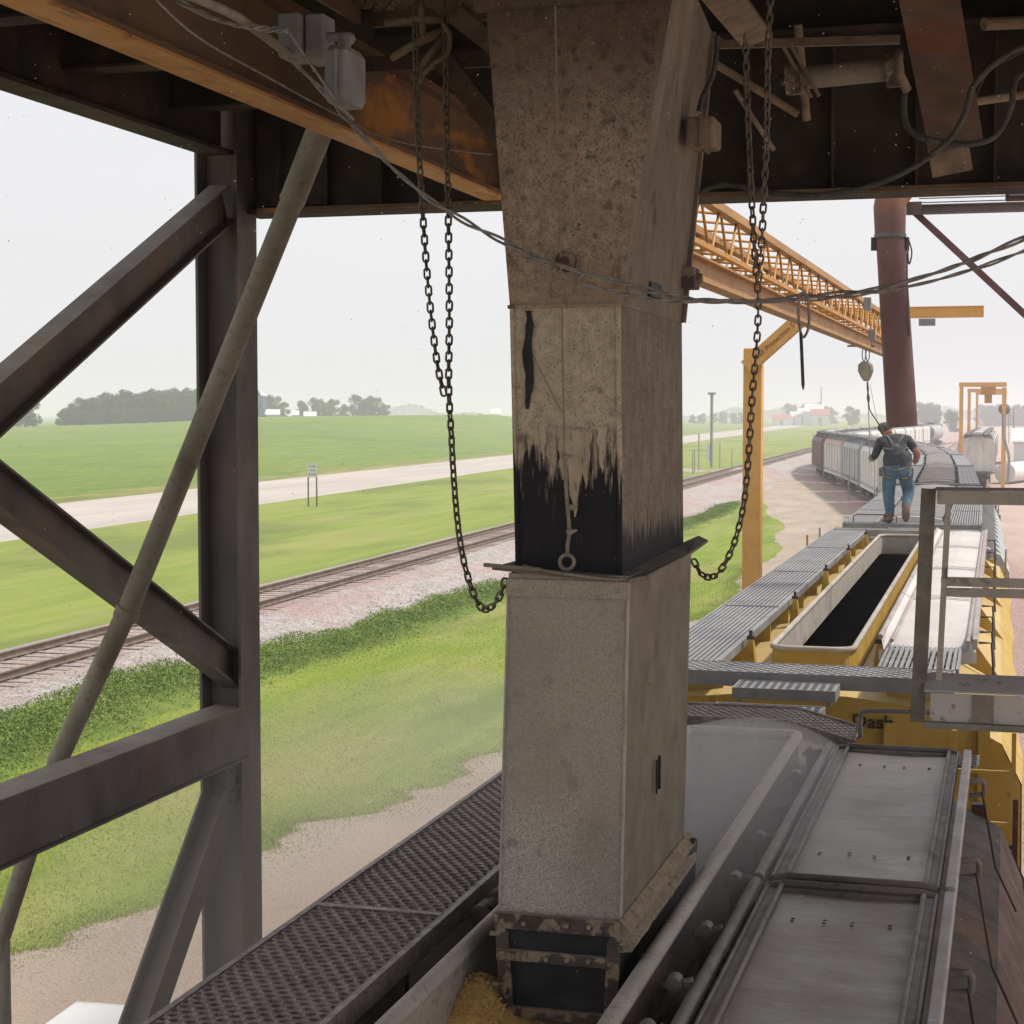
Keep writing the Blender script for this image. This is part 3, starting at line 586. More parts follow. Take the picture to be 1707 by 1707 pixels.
    # running boards
    for s in (-1, 1):
        u0, u1 = (wk[0], wk[1]) if s > 0 else (-wk[1], -wk[0]); mb = MB(); z = zr+(lev if s > 0 else 0)
        if det == 3:
            v0 = 1.6; px_, py_ = .052, .040
            mb.holes(u0+.012, u1-.012, v0, 7.42, z, px_, py_, .76, .70, .016)
            mb.box(u0-.012,u0+.01,-7.4,7.42,z-.07,z+.006); mb.box(u1-.01,u1+.012,-7.4,7.42,z-.07,z+.006)
            for v in (3.15, 5.75): mb.box(u0+.012,u1-.012,v-.015,v+.015,z+.003,z+.009)
            mb.box(u0+.012,u1-.012,-7.4,1.6,z-.02,z)
        elif det == 2:
            n = 13
            for k in range(n): u = lerp(u0+.02, u1-.02, k/(n-1)); mb.box(u-.012,u+.012,-7.4,7.4,z-.03,z)
            for v in np.arange(-7.4, 7.41, .3): mb.box(u0+.01,u1-.01,v-.008,v+.008,z-.024,z-.006)
            for v in (-3.7,0,3.7): mb.box(u0,u1,v-.02,v+.02,z+.002,z+.008)
            mb.box(u0-.02,u0,-7.4,7.4,z-.06,z+.006); mb.box(u1,u1+.02,-7.4,7.4,z-.06,z+.006)
        else:
            mb.box(u0,u1,-7.4,7.4,z-.03,z)
            for k in range(5): u = lerp(u0+.03, u1-.03, k/4); mb.box(u-.02,u+.02,-7.4,7.4,z+.002,z+.014)
        B(mb, 'running_board', grate)
        if det:
            for v in np.arange(-7.0, 7.1, 1.4 if det > 1 else 3.5):
                mb = MB(); mb.box(u0+.02,u1-.02,v-.02,v+.02,4.1,z-.035); B(mb, 'running_board_bracket', roofm)
    # crossovers and end steps
    for s in (-1, 1):
        a, b = sorted((s*7.44, s*7.9)); mb = MB(); mb.box(-1.1,1.1,a-.012,a,zr-.1,zr+.005); mb.box(-1.1,1.1,b,b+.012,zr-.1,zr+.005)
        if det >= 2:
            w = wk[1]
            mb = MB()
            if det == 3:
                zf = lambda x: zr if x < .22 else zr-(x-.22)*.26 if x < .62 else zr-.104
                zq = lambda x: zf(x) if x > -.75 else zr-(-.75-x)*.3
                mb.holes(-w, .60, a, b, zr, .055, .045, .8, .75, .015, zf=zq)
                for yy in (a-.006, b+.006):
                    for x0, x1 in ((-w,-.75),(-.75,.22),(.22,.6)): 
                        mb.bar((x0,yy,zq(x0)-.03),(x1,yy,zq(x1)-.03),.012,.09)
            else:
                mb.holes(-w, w, a, b, zr, .07, .055, .78, .72, .015); mb.box(-w,w,a-.012,a,zr-.1,zr+.005); mb.box(-w,w,b,b+.012,zr-.1,zr+.005)
        else: mb.box(-1.1,1.1,a+.002,b-.002,zr-.03,zr)
        B(mb, 'crossover_platform', grate if det < 2 or det == 3 else 'galv')
        if det:
            a, b = sorted((s*7.97, s*8.3)); mb = MB()
            if det >= 2:
                mb.holes(-.33,.33,a,b,zr-.05,.055,.05,.72,.68,.02,stag=False)
                mb.box(-.345,-.332,a,b,zr-.12,zr-.044); mb.box(.332,.345,a,b,zr-.12,zr-.044); mb.box(-.345,.345,a-.013,a,zr-.12,zr-.044); mb.box(-.345,.345,b,b+.013,zr-.12,zr-.044)
            else: mb.box(-.33,.33,a,b,zr-.1,zr-.05)
            for u in (-.3,.3): mb.bar((u,s*7.9,zr-.14),(u,s*8.28,zr-.14),.03)
            B(mb, 'end_step', 'galv')
    # grab rail on the near-left corner
    if det == 2 and hatch == 'closed':
        mb = MB(); y_ = -7.5; mb.tube([(-.95,y_,zr),(-.95,y_,zr+.1),(-.9,y_,zr+.13),(-.3,y_,zr+.13),(-.25,y_,zr+.1),(-.25,y_,zr)],.012,6); B(mb, 'grab_rail', 'steel_brown')
    # hatch
    if hatch != 'closed':
        P = rrect(-.315,.315,-ho,ho,.16 if det == 2 else .05)
        def ring(off, z):
            c = []; 
            for u, v in P: c.append((u+off*(1 if u > 0 else -1), v+off*(1 if v > 0 else -1), z))
            return c
        mb = MB(); mb.loft([ring(.02,4.30), ring(.0,zr-.02)], cap=False); cm = B(mb, 'hatch_coaming', 'near_dark' if det != 2 else 'yel')
        mb = MB(); mb.loft([ring(.0,zr-.02), ring(-.01,zr-.021), ring(-.012,4.12 if det == 3 else 4.32)], cap=False); B(mb, 'coaming_liner', rimm, cm)
        mb = MB(); pp = [(u,v,zr-.01) for u,v in P]; mb.tube(pp+[pp[0]], (.030 if det == 3 else .024), 10, cap=False); B(mb, 'hatch_rim', rimm, cm)
    if hatch == 'closed':
        n = 4
        for k in range(n):
            a = lerp(-ho, ho, k/n)+.03; b = lerp(-ho, ho, (k+1)/n)-.03; mb = MB()
            sec = [(-.46,4.5),(-.46,zr),(-.3,zr+.035),(0,zr+.05),(.3,zr+.035),(.46,zr),(.46,4.5)]
            mb.loft([[(u,v,z) for u,z in sec] for v in (a,b)], cap=True)
            if det:
                for v in np.arange(a+.25, b-.1, .55):
                    sc_ = [(-.485,4.56),(-.485,zr+.035),(-.3,zr+.085),(0,zr+.10),(.3,zr+.085),(.485,zr+.035),(.485,4.56)]
                    mb.loft([[(u,v+d,z) for u,z in sc_] for d in (-.03,.03)], cap=True)
            B(mb, 'hatch_lid', lidm)
        mb = MB(); mb.box(-.43,.43,-ho,ho,4.375,4.5); B(mb, 'hatch_coaming', roofm)
    if det >= 1:
        for s in (-1, 1):
            for k in range(5):
                v = lerp(-ho+.25, ho-.25, k/4); u = s*.5; mb = MB(); z0 = 4.36
                if det == 3: continue
                w = .05 if hatch == 'open' else .04
                mb.add([(u-w,v-.09,z0),(u+w,v-.09,z0),(u+w,v+.09,z0),(u-w,v+.09,z0),(u-w*.4,v-.03,z0+.26),(u+w*.4,v-.03,z0+.26),(u+w*.4,v+.03,z0+.26),(u-w*.4,v+.03,z0+.26)], [(4,5,6,7),(0,1,5,4),(1,2,6,5),(2,3,7,6),(3,0,4,7)])
                hb_ = B(mb, 'hinge_bracket', 'yel' if det == 2 and hatch == 'open' else 'galv_dark')
                mb = MB(); mb.tube([(u-.03,v,z0+.27),(u+.03,v,z0+.27)],.018,8); mb.box(u-.012,u+.012,v-.03,v+.02,z0+.26,z0+.33); B(mb, 'hinge_pin', 'under', hb_)
    return t, B, hb, ho

# near car, being loaded
near, BN, nhb, nho = hopper(2.7, 'dusty grey hopper car under the loading spout, two hatch lids folded open, full of corn', 'near_side', 'near_dark', 'near_grate', hatch='corn', det=3, Lo=14.2, wk=(.49,.99), rimm='near_rim', lev=-.11)
# roof skin between walkway and hatch, sheet with a seam
mb = MB(); mb.box(-.48,-.345,-7.2,7.2,4.41,4.415); BN(mb, 'roof_strip', 'near_roof')
zl = 4.55
for k, (v0, v1) in enumerate([(4.12, 6.98), (1.2, 4.06), (-1.75, 1.14)]):
    lid = MB(); U0, U1 = .51, 1.255
    # pan floor, slightly dished
    lid.loft([[(.60,v,zl+.0),(.8,v,zl-.006),(.95,v,zl-.008),(1.15,v,zl)] for v in np.linspace(v0+.07, v1-.07, 7)], cap=False, closed=False, smooth=True)
    lid.cur = 1
    for vv in (v0+.5, v1-.45):
        for i, u in enumerate((.70,.82,.92,1.05)):
            for d in (0,.035): lid.sphere((u+.01*math.sin(i*7+vv), vv+d+.012*math.sin(i*3+vv), zl-.001), .006, 6, 4, (1.5,.7,.5))
    L1 = BN(lid, 'hatch_lid', ['near_lid', 'near_metal'])
    fr = MB()
    for v in (v0+.02, v1-.03): 
        fr.prof([(-.5*.6,-.02),(.0,-.02),(0,.02),(-.3,.02)], (.6,v,zl+.02),(.6,v,zl+.021)) if False else None
        fr.tube([(.56,v,zl+.01),(.62,v,zl+.022),(1.14,v,zl+.022),(1.19,v,zl+.01)], .016, 8)
        fr.box(.60,1.15,min(v,v+.05) if v < (v0+v1)/2 else v-.05, max(v,v+.05) if v < (v0+v1)/2 else v, zl-.03, zl+.012)
    for u, r_, z_ in ((.552,.008,.012),(.606,.011,.018),(1.146,.011,.018),(1.192,.007,.016)):
        fr.tube([(u,v0+.02,zl+z_),(u,v1-.02,zl+z_)], r_, 8)
    fr.box(.545,.60,v0+.02,v1-.02,zl-.02,zl+.010); fr.box(1.15,1.2,v0+.02,v1-.02,zl-.02,zl+.014)
    BN(fr, 'lid_frame', 'near_metal', L1)
    fr = MB(); fr.tube([(.50,v0-.0,zl+.01),(.50,v1+.0,zl+.01)], .023, 10); BN(fr, 'lid_hinge_tube', 'near_metal', L1)
    fr = MB(); fr.box(1.222,1.262,v0,v1,zl-.05,zl+.03); BN(fr, 'lid_edge_bar', 'near_lid', L1, bevel=.006)
# hinge clamps between rim and lid
for v in (6.75, 6.1, 4.75, 4.05, 3.35, 2.75, 2.3):
    mb = MB(); mb.tube([(.42,v-.03,zl+.02),(.42,v+.03,zl+.02)], .026, 10); mb.box(.40,.48,v-.015,v+.015,zl-.16,zl+.02); mb.tube([(.38,v,zl+.0),(.48,v,zl+.03)], .014, 6)
    BN(mb, 'hinge_clamp', 'near_metal', bevel=.004)
    mb = MB(); mb.box(.345,.5,v-.3,v-.24,4.40,4.47); BN(mb, 'lid_stop', 'near_dark')
for v in (3.55, 3.35):
    mb = MB(); mb.tube([(-.40,v-.05,4.56),(-.40,v+.05,4.56)], .045, 10); mb.box(-.43,-.37,v-.03,v+.03,4.41,4.56); mb.tube([(-.45,v,4.48),(-.36,v,4.62)], .02, 6); BN(mb, 'hinge_clamp', 'near_dark', bevel=.005)
# latches and rods on the right of the lids
for v in (6.2, 4.6, 3.1):
    mb = MB(); mb.tube([(1.27,v-.02,zl+.02),(1.33,v-.02,zl+.03),(1.34,v+.02,zl+.0),(1.34,v+.03,zl-.05),(1.27,v+.02,zl-.06)], .014, 8)
    lt = BN(mb, 'hatch_latch', 'near_metal')
    mb = MB(); mb.tube([(1.33,v,zl-.03),(1.40,v-.22,4.2),(1.50,v-.34,4.02)], .006, 6); BN(mb, 'latch_rod', 'near_dark', lt)
mb = MB(); mb.tube(smoothpath([(.62,7.62,4.5),(.62,7.62,4.62),(.68,7.62,4.66),(1.15,7.62,4.66),(1.22,7.62,4.6)],4),.014,8); BN(mb, 'grab_rail', 'near_metal')
mb = MB(); mb.holes(.64,1.3,7.1,7.42,4.47,.06,.06,.75,.7,.02,stag=False); BN(mb, 'side_step', 'near_grate')
# corn heap in the hatch
mb = MB(); vs = []; nx, ny = 14, 60
def corn_z(u, v): return 4.34+.15*math.exp(-((v-2.80)/.22)**2-((u+.25)/.13)**2)+.02*math.exp(-((v-2.7)/.5)**2)+.006*math.sin(u*30+v*17)
def cz_(v): return -2.3*max(0,v-3.45) 
for j in range(ny):
    for i in range(nx):
        u = lerp(-.305,.305,i/(nx-1)); v = lerp(-3,7.05,(j/(ny-1))); z = max(3.2, corn_z(u,v)+cz_(v)*.4); vs.append((u,v,z))
mb.add(vs, [(j*nx+i, j*nx+i+1, (j+1)*nx+i+1, (j+1)*nx+i) for j in range(ny-1) for i in range(nx-1)], True)
ko = mb; kern = MB(); rg2 = random.Random(2)
for k in range(5200):
    u = rg2.uniform(-.3,.3); v = rg2.uniform(2.0,3.45); z = corn_z(u,v)+cz_(v)*.4
    s_ = rg2.uniform(.006,.009); a = rg2.uniform(0,3.14); ca, sa = math.cos(a)*s_, math.sin(a)*s_; tl = rg2.uniform(-.3,.3)*s_
    zz = z+s_*rg2.uniform(.2,1.1)
    kern.add([(u+ca,v+sa,zz+tl),(u-sa*.8,v+ca*.8,zz),(u-ca,v-sa,zz-tl),(u+sa*.8,v-ca*.8,zz),(u,v,zz+s_*.6)], [(0,1,4),(1,2,4),(2,3,4),(3,0,4)], True)
Xn0 = Xc(2.7); off = Vector((Xn0, 2.7, 0))
ko.v += [v for v in kern.v]; n0 = len(vs); ko.f += [tuple(i+n0 for i in f) for f in kern.f]; ko.sm += kern.sm; ko.mi += kern.mi
ko.v = [(a+Xn0, b+2.7, c) for a,b,c in ko.v]
co = ko.build('corn', 'corn'); tag(co, 'golden heap of corn kernels filling the hatch at the foot of the spout', 'corn', kind='stuff')

# yellow car
yc, BY, yhb, yho = hopper(19.95, 'yellow hopper car with its long hatch trough open and black inside', 'yel', 'yel', 'galv', hatch='open', det=2, rimm='yel_rim')
zl = 4.64
for k in range(4):
    v0, v1 = -6.35+k*3.28, -6.35+k*3.28+3.24; lid = MB(); rings = []
    for v in np.linspace(v0, v1, 9):
        end = smst(.5, 0, v-(-6.35))*.10
        rings.append([(.52,v,zl+.045-end*.1),(.535,v,zl+.05-end),(.60,v,zl+.01-end),(.62,v,zl+.012-end),(.9,v,zl+.028-end),(1.15,v,zl+.012-end),(1.17,v,zl+.012-end),(1.2,v,zl+.05-end),(1.22,v,zl-.04-end)])
    lid.loft(rings, cap=False, closed=False, smooth=False)
    for v in ((v0+.12,) if k else ())+(v1-.12,):
        lid.tube([(.62,v,zl+.012),(.9,v,zl+.028),(1.15,v,zl+.012)], .010, 6)
    if k == 0: lid.loft([[(u,v0,z-.11) for u,z in ((.50,zl+.06),(.9,zl+.055),(1.23,zl+.06))],[(u,v0-.03,z-.19) for u,z in ((.50,zl+.06),(.9,zl+.02),(1.23,zl+.06))]], cap=False, closed=False)
    L1 = BY(lid, 'hatch_lid', 'lid_white')
    fr = MB(); fr.tube([(.51,v0,zl+.045),(.51,v1,zl+.045)], .022, 8); fr.tube([(.60,v0,zl+.02),(.60,v1,zl+.02)], .015, 8); fr.tube([(1.165,v0,zl+.02),(1.165,v1,zl+.02)],.018,8); fr.box(1.2,1.235,v0,v1,zl-.03,zl+.05)
    BY(fr, 'lid_frame', 'lid_edge', L1)
for v in (-6.0,-5.3,-4.2,-3.3,-1.2,1.0,3.2,5.4):
    mb = MB(); mb.tube([(1.24,v,zl-.02),(1.34,v,zl-.02),(1.36,v-.05,zl-.3)], .012, 6); BY(mb, 'hatch_latch', 'under')
for v in (-4.6, -1.5, 1.6, 4.7):
    mb = MB(); mb.add([(1.12,v,4.55),(1.12,v,4.26),(1.45,v,4.08),(1.12,v+.02,4.55),(1.12,v+.02,4.26),(1.45,v+.02,4.08)], [(0,1,2),(3,5,4),(0,3,4,1),(1,4,5,2),(2,5,3,0)]); BY(mb, 'side_bracket', 'yel')
text_mesh('car_lettering', 'Dash', .145, 'letter_black', yc, (.38, -yhb-.012, 4.15), Matrix.Rotation(R(90), 4, 'X'), .006)
# hatch shade put into colour: near-black inner shell and floor far down
mb = MB(); mb.box(-1.3,1.3,-6.9,6.9,1.5,1.7); BY(mb, 'shade_floor', 'shade_in')
mb = MB(); mb.loft([[(-.33,-6.53,4.33),(.33,-6.53,4.33),(.33,6.53,4.33),(-.33,6.53,4.33)],[(-.6,-6.8,4.0),(.6,-6.8,4.0),(.6,6.8,4.0),(-.6,6.8,4.0)],[(-1.4,-7.1,3.6),(1.4,-7.1,3.6),(1.4,7.1,3.6),(-1.4,7.1,3.6)],[(-1.4,-7.1,1.75),(1.4,-7.1,1.75),(1.4,7.1,1.75),(-1.4,7.1,1.75)]], cap=False); BY(mb, 'shade_lining', 'shade_in')
hopper(36.9, 'grey hopper car with closed ribbed white lids, worker standing on its near end', 'grey_car', 'grey_car', 'galv', det=2)
hopper(53.8, 'brownish hopper car with grimy lids, the next one beyond the grey car', 'brown_car', 'galv_dark', 'galv_dark', det=1, lidm='near_lid')
hopper(70.6, 'hopper car with bright white lids where the train starts to bend left', 'brown_car', 'galv', 'galv', det=1)
hopper(87.4, 'hopper car with dull galvanised walkways between the bend and the white sided cars', 'grey_car', 'galv', 'galv', det=1)
hopper(104.2, 'pale dusty hopper car partly behind the worker, nearer than the other white one', 'white_car', 'galv', 'galv', det=1)
hopper(121, 'white sided hopper car just left of the worker, nearest car seen side-on', 'white_car', 'galv', 'galv', det=1)
hopper(137.8, 'plain grey sided hopper car between the white one and the orange topped one', 'grey_car', 'galv', 'galv_dark', det=1)
hopper(154.6, 'pale hopper car with an orange rust band along its top edge', 'orange_grey_car', 'galv', 'galv_dark', det=1)
hopper(171.4, 'dark brown hopper car, leftmost of the cars in the bend', 'brown_car', 'galv_dark', 'galv_dark', det=1)
p_, _, _, _ = hopper(188.2, 'one of the far off hopper cars whose roofs show above the brown car', 'white_car', 'galv', 'galv_dark', det=0, group='far hopper cars in the bend')
Y = 205.
while Y < 330:
    c = copy_tree(p_); c.location = (Xc(Y), Y, 0); c.rotation_euler = (0,0,math.atan2(-(Xc(Y+7)-Xc(Y-7)),14)); Y += 16.8
g_, _, _, _ = hopper(166., 'pale grey hopper car seen end-on under the far yellow gantries', 'grey_car', 'galv', 'galv_dark', det=1, ends='white_car', group='cars on the straight yard track')
g_.location = (-2.75, 166, 0); g_.rotation_euler = (0,0,.01)
p2 = None
for k, Y in enumerate((183., 200., 217., 234.)):
    c = copy_tree(p_); c.location = (-2.9-.01*k, Y, 0); c.rotation_euler = (0,0,.006); c['label'] = 'one of the hopper cars standing behind the end-on grey car'; c['group'] = 'cars behind the end-on car'
# tank car
tk = thing('tank_car', (Xc(352), 352, 0), 'black ended tank car beyond the mouth of the dark red pipe', 'tank car', rz=math.atan2(-(Xc(359)-Xc(345)),14)-.05, local=True)
mb = MB(); pr = [(0,-8.6),(.6,-8.5),(1.15,-8.2),(1.48,-7.8),(1.5,-7.6),(1.5,-5.6)]
def lathe_y(mb, pr, zc, n=24):
    mb.loft([[(r_*math.cos(6.2832*k/n), v, zc+r_*math.sin(6.2832*k/n)) for k in range(n)] for r_, v in pr], cap=False, smooth=True)
lathe_y(mb, [(max(a,.01), b) for a,b in pr], 2.75); mb.build('tank_head', 'tank_black', tk, local=True)
mb = MB(); lathe_y(mb, [(1.5,-5.6),(1.5,7.6),(1.15,8.2),(.01,8.6)], 2.75); mb.build('tank', 'tank_grey', tk, local=True)
mb = MB(); mb.box(-.6,.6,-1,1,4.3,4.75); mb.build('dome_housing', 'tank_black', tk, local=True)
mb = MB()
for u in (-1,1):
    mb.bar((u,-2,5.1),(u,2,5.1),.05)
    for v in (-2,0,2): mb.bar((u,v,4.1),(u,v,5.1),.05)
mb.build('railing', 'tank_black', tk, local=True)
for c_ in (-6.5, 6.5):
    mb = MB(); mb.box(-1.2,1.2,c_-1.2,c_+1.2,.5,1.1); tr = mb.build('truck_frame', 'under', tk, local=True)
    for a in (-.9,.9):
        mb = MB(); mb.tube([(-.8,c_+a,.6),(.8,c_+a,.6)],.42,14); mb.build('wheelset', 'under', tr, local=True)
mb = MB(); mb.box(-.3,.3,-9,9,.9,1.25); mb.build('underframe', 'under', tk, local=True)

# ------------------------------------------------------------------ loading tower (steel frame and roof over the track)
PX_ = -4.2
tw = thing('loading_tower', (-4.2, 9.0, 0), 'dark rusty steel loading tower frame with column, braces and black roof over the near car', 'loading tower')
def part(mb, name, m, parent=None, **k): return mb.build(name, m, parent or tw, **k)
# column: W section, web facing the camera between two flanges
mb = MB(); x0, x1 = -4.36, -4.04
mb.ibeam((-4.2,8.93,0),(-4.2,8.93,8.7), .254, .254, .016, .012, up=(1,0,0)); part(mb, 'column', 'steel_dark')
mb = MB(); mb.ibeam((-4.2,-2.5,0),(-4.2,-2.5,9.2), .30, .30, .02, .016, up=(0,1,0)); part(mb, 'column', 'steel_dark')
for X, Y in ((1.6,9.0),(1.6,-2.5)):
    mb = MB(); mb.ibeam((X,Y,0),(X,Y,9.2), .30, .30, .02, .016, up=(0,1,0)); part(mb, 'column', 'steel_dark')
mb = MB(); mb.box(-4.6,-3.8,8.6,9.4,0,.12); part(mb, 'base_plate', 'concrete')
# far cross beam (deep plate girder), side girder, orange runway beam
mb = MB(); mb.ibeam((-4.11,9.06,7.92),(3.3,9.06,7.92), .83, .26, .022, .014)
part(mb, 'cross_girder', 'steel_black')
mb = MB(); mb.box(-4.03,-3.62,8.99,9.005,7.55,8.3); part(mb, 'splice_plate', 'steel_black')
mb = MB(); mb.ibeam((-4.2,-2.6,8.25),(-4.2,8.86,8.25), .86, .17, .022, .014); part(mb, 'side_girder', 'steel_black')
mb = MB(); mb.ibeam((-2.62,-3,7.72),(-2.62,8.95,7.72), .36, .13, .020, .012); rb = part(mb, 'runway_beam', 'steel_brown')
mb = MB(); mb.box(-2.688,-2.552,-3,8.93,7.527,7.539); part(mb, 'bottom_flange', 'orange', rb)
mb = MB(); mb.box(-2.688,-2.552,-3,8.93,7.901,7.912); part(mb, 'top_flange', 'steel_brown', rb)
for Y in (5.35, 6.25, 7.25, 8.3):
    mb = MB(); mb.ibeam((-4.19,Y,8.12),(-2.7,Y,8.12), .30, .14, .014, .010); part(mb, 'joist', 'steel_black')
for Y in (1.5, 4.0, 5.7, 7.6):
    mb = MB(); mb.ibeam((-2.6,Y,8.42),(1.9,Y,8.42), .30, .14, .014, .010); part(mb, 'joist', 'steel_black')
for X in (.4, 1.75):
    mb = MB(); mb.ibeam((X,-3,8.3),(X,8.9,8.3), .5, .2, .014, .010); part(mb, 'roof_beam', 'steel_black')
mb = MB(); mb.box(-4.32,3.4,-3.4,12.3,8.86,8.94); part(mb, 'roof_deck', 'steel_black')  # overhang past the girder is unseen, added to shade the near car
mb = MB(); mb.box(-4.3,3.3,9.21,9.24,8.2,8.855); part(mb, 'gap_closure', 'steel_black')  # added panel, blocks the bright gap between girder and roof deck
mb = MB(); mb.box(-4.32,2.4,-3.5,-3.42,7.8,8.7); part(mb, 'rear_shade_panel', 'steel_black')  # unseen panel behind the camera, added to keep the roof space dark
# side braces in the plane of the column
def sx(x, y, X=PX_): return atx(x, y, X)
A = sx(-150,800,-4.18); Bp = sx(372,338,-4.18)
mb = MB(); mb.ibeam(A, Bp, .205, .12, .012, .010); part(mb, 'diagonal_brace', 'steel_dark')
A = sx(-150,705,-4.18); Bp = sx(392,1120,-4.18)
mb = MB(); mb.ibeam(A, Bp, .19, .11, .012, .010); part(mb, 'diagonal_brace', 'steel_dark')
mb = MB(); mb.prof([(-.1,-.14),(.1,-.14),(.1,.14),(-.1,.14)], (-4.16,3.0,4.635), (-4.16,8.86,4.635)); part(mb, 'side_beam', 'steel_dark', bevel=.006)
mb = MB(); mb.box(-4.30,-4.045,3.0,8.85,4.482,4.493); part(mb, 'beam_ledge', 'steel_dark')
A = sx(366,1330,-4.18); Bp = sx(205,1790,-4.18)
mb = MB(); mb.ibeam(A, Bp, .15, .17, .014, .012, up=(1,0,0)); part(mb, 'diagonal_brace', 'steel_dark')
mb = MB(); mb.box(-4.06,-4.045,8.55,8.92,7.3,7.62); mb.box(-4.06,-4.045,8.3,8.9,4.85,5.1); 
def gusset(pts, X, label='gusset_plate'):
    P = [atx(x, y, X) for x, y in pts]; mb = MB(); mb.loft([[tuple(p+Vector((d,0,0))) for p in P] for d in (0, .012)]); g_ = mb.build(label, 'steel_dark', tw)
    c = sum(P, Vector())/len(P)
    for p in P:
        for t_ in (.35, .7):
            q = c.lerp(p, t_); mb = MB(); mb.tube([q+Vector((.013,0,0)), q+Vector((.028,0,0))], .011, 6); mb.build('bolt', 'steel_dark', g_)
gusset([(372,1262),(398,1255),(401,1330),(376,1350)], -4.12)
for a, b, dd in (((1190,105),(1330,190),.02),((1225,150),(1290,250),.012),((1330,40),(1345,200),.02),((1640,40),(1750,35),.03),((1620,170),(1760,150),.02)):
    mb = MB(); mb.tube([aty(*a,8.2), aty(*b,8.4)], dd, 8); part(mb, 'hanger_rod', 'tan_dust')
for x in (470, 640, 1250, 1390, 1530, 1660):
    p = aty(x, 200, 8.99); mb = MB(); mb.box(p.x-.006,p.x+.006,8.93,9.045,7.53,8.3); part(mb, 'web_stiffener', 'steel_black')
mb = MB(); mb.box(-4.0,2.2,8.90,8.93,7.507,7.53); part(mb, 'flange_lip', 'steel_brown')
# working platform grating and hangers overhead
mb = MB(); 
A = aty(560,-60,6.9); Bq = aty(700,55,6.9)
pl = thing('platform_grating', (-2.3,6.9,8.0), 'expanded metal grating seen overhead left of the big spout', 'grating')
mb = MB(); mb.holes(-2.75,-1.9,5.9,7.3,8.18,.06,.05,.8,.75,.015); mb.build('mesh_plate', 'tan_dust', pl)
mb = MB(); mb.box(-2.77,-2.752,5.9,7.3,8.1,8.2); mb.box(-1.9,-1.882,5.9,7.3,8.1,8.2); mb.box(-2.75,-1.9,7.3,7.318,8.1,8.2); mb.build('edge_frame', 'steel_brown', pl)
# angle struts near the top of the spout
for a, b, w, m in (((735,95),(850,245),.085,'dusty_brown'),((690,-30),(850,95),.075,'tan_dust')):
    mb = MB(); mb.bar(aty(*a,6.6), aty(*b,6.4), w, .03, up=(0,1,.2)); part(mb, 'hanger_strut', m)
mb = MB(); mb.bar(aty(600,108,6.7), aty(830,98,6.7), .025, .06); part(mb, 'hanger_bar', 'dusty_brown')
for a, b in (((1195,-20),(1262,66)),):
    mb = MB(); mb.bar(aty(*a,6.2), aty(*b,7.4), .13, .03, up=(0,1,.2)); part(mb, 'hanger_strut', 'tan_dust')
mb = MB(); mb.bar(aty(1170,75,7.5), aty(1500,66,7.5), .02, .035); part(mb, 'hanger_bar', 'tan_dust')
# big rusty raking strut at top right
mb = MB(); A = aty(1535,-80,6.4); Bp = aty(1592,232,7.2); mb.prof([(-.105,-.05),(.105,-.05),(.105,.05),(-.105,.05)], A, Bp, up=(0,1,0))
M['rust_strut'] = mat('rust_strut', (.085,.06,.045), (.14,.10,.07), 6, (1,1,3), rough=.9, bump=.4, bscale=60, layers=[((.15,.06,.03), ('noise', 3.5, .47, .62, (.5,1,3)), .9)])
part(mb, 'raking_strut', 'rust_strut')
mb = MB(); mb.bar(aty(1578,228,7.3), aty(1588,288,7.35), .16, .04, up=(0,1,0)); part(mb, 'gusset', 'tan_dust')

# air cylinder and pipes under the roof
cy = thing('air_cylinder', aty(1410,128,6.9), 'dusty air cylinder lying horizontally under the black roof, left of the raking strut', 'air cylinder')
a, b = aty(1320,132,6.9), aty(1492,115,6.9)
mb = MB(); mb.tube([a,b], .044, 16); mb.build('barrel', 'pipe', cy)
mb = MB(); mb.tube([a-(b-a)*.12,a],.022,8); mb.build('piston_rod', 'galv_dark', cy)
for t_, rr in ((.02,.062),(.99,.07)):
    mb = MB(); d = (b-a).normalized(); p = a+(b-a)*t_; mb.tube([p-d*.03,p+d*.03],rr,10); mb.build('end_cap', 'frame_dusty', cy, bevel=.004)
for q in ((1318,75,1365,160),(1306,78,1352,162)):
    mb = MB(); mb.tube([aty(q[0],q[1],6.85),aty(q[2],q[3],6.85)], .009, 6); mb.build('clamp_rod', 'tan_dust', cy)
one(MB().tube([aty(1498,88,6.75),aty(1497,100,6.7),aty(1500,125,6.7),aty(1512,150,6.75)], .018, 8), 'bent_pipe', 'tan_dust', 'short bent pipe fitting between the air cylinder and the rusty strut', 'pipe fitting')
# lamp-like wrapped box on the right of the spout
bx_ = thing('wrapped_box', aty(1180,225,6.3), 'tan dusty box with a strap bolted to the right side of the big spout', 'box')
p = aty(1182,226,6.35); q = .5*6.6/2904
mb = MB(); mb.box(p.x-.07,p.x+.035,6.25,6.42,p.z-.05,p.z+.055); mb.build('housing', 'tan_dust', bx_, bevel=.012)
mb = MB(); mb.box(p.x-.02,p.x-.008,6.243,6.43,p.z-.056,p.z+.061); mb.build('strap', 'duct_side', bx_)
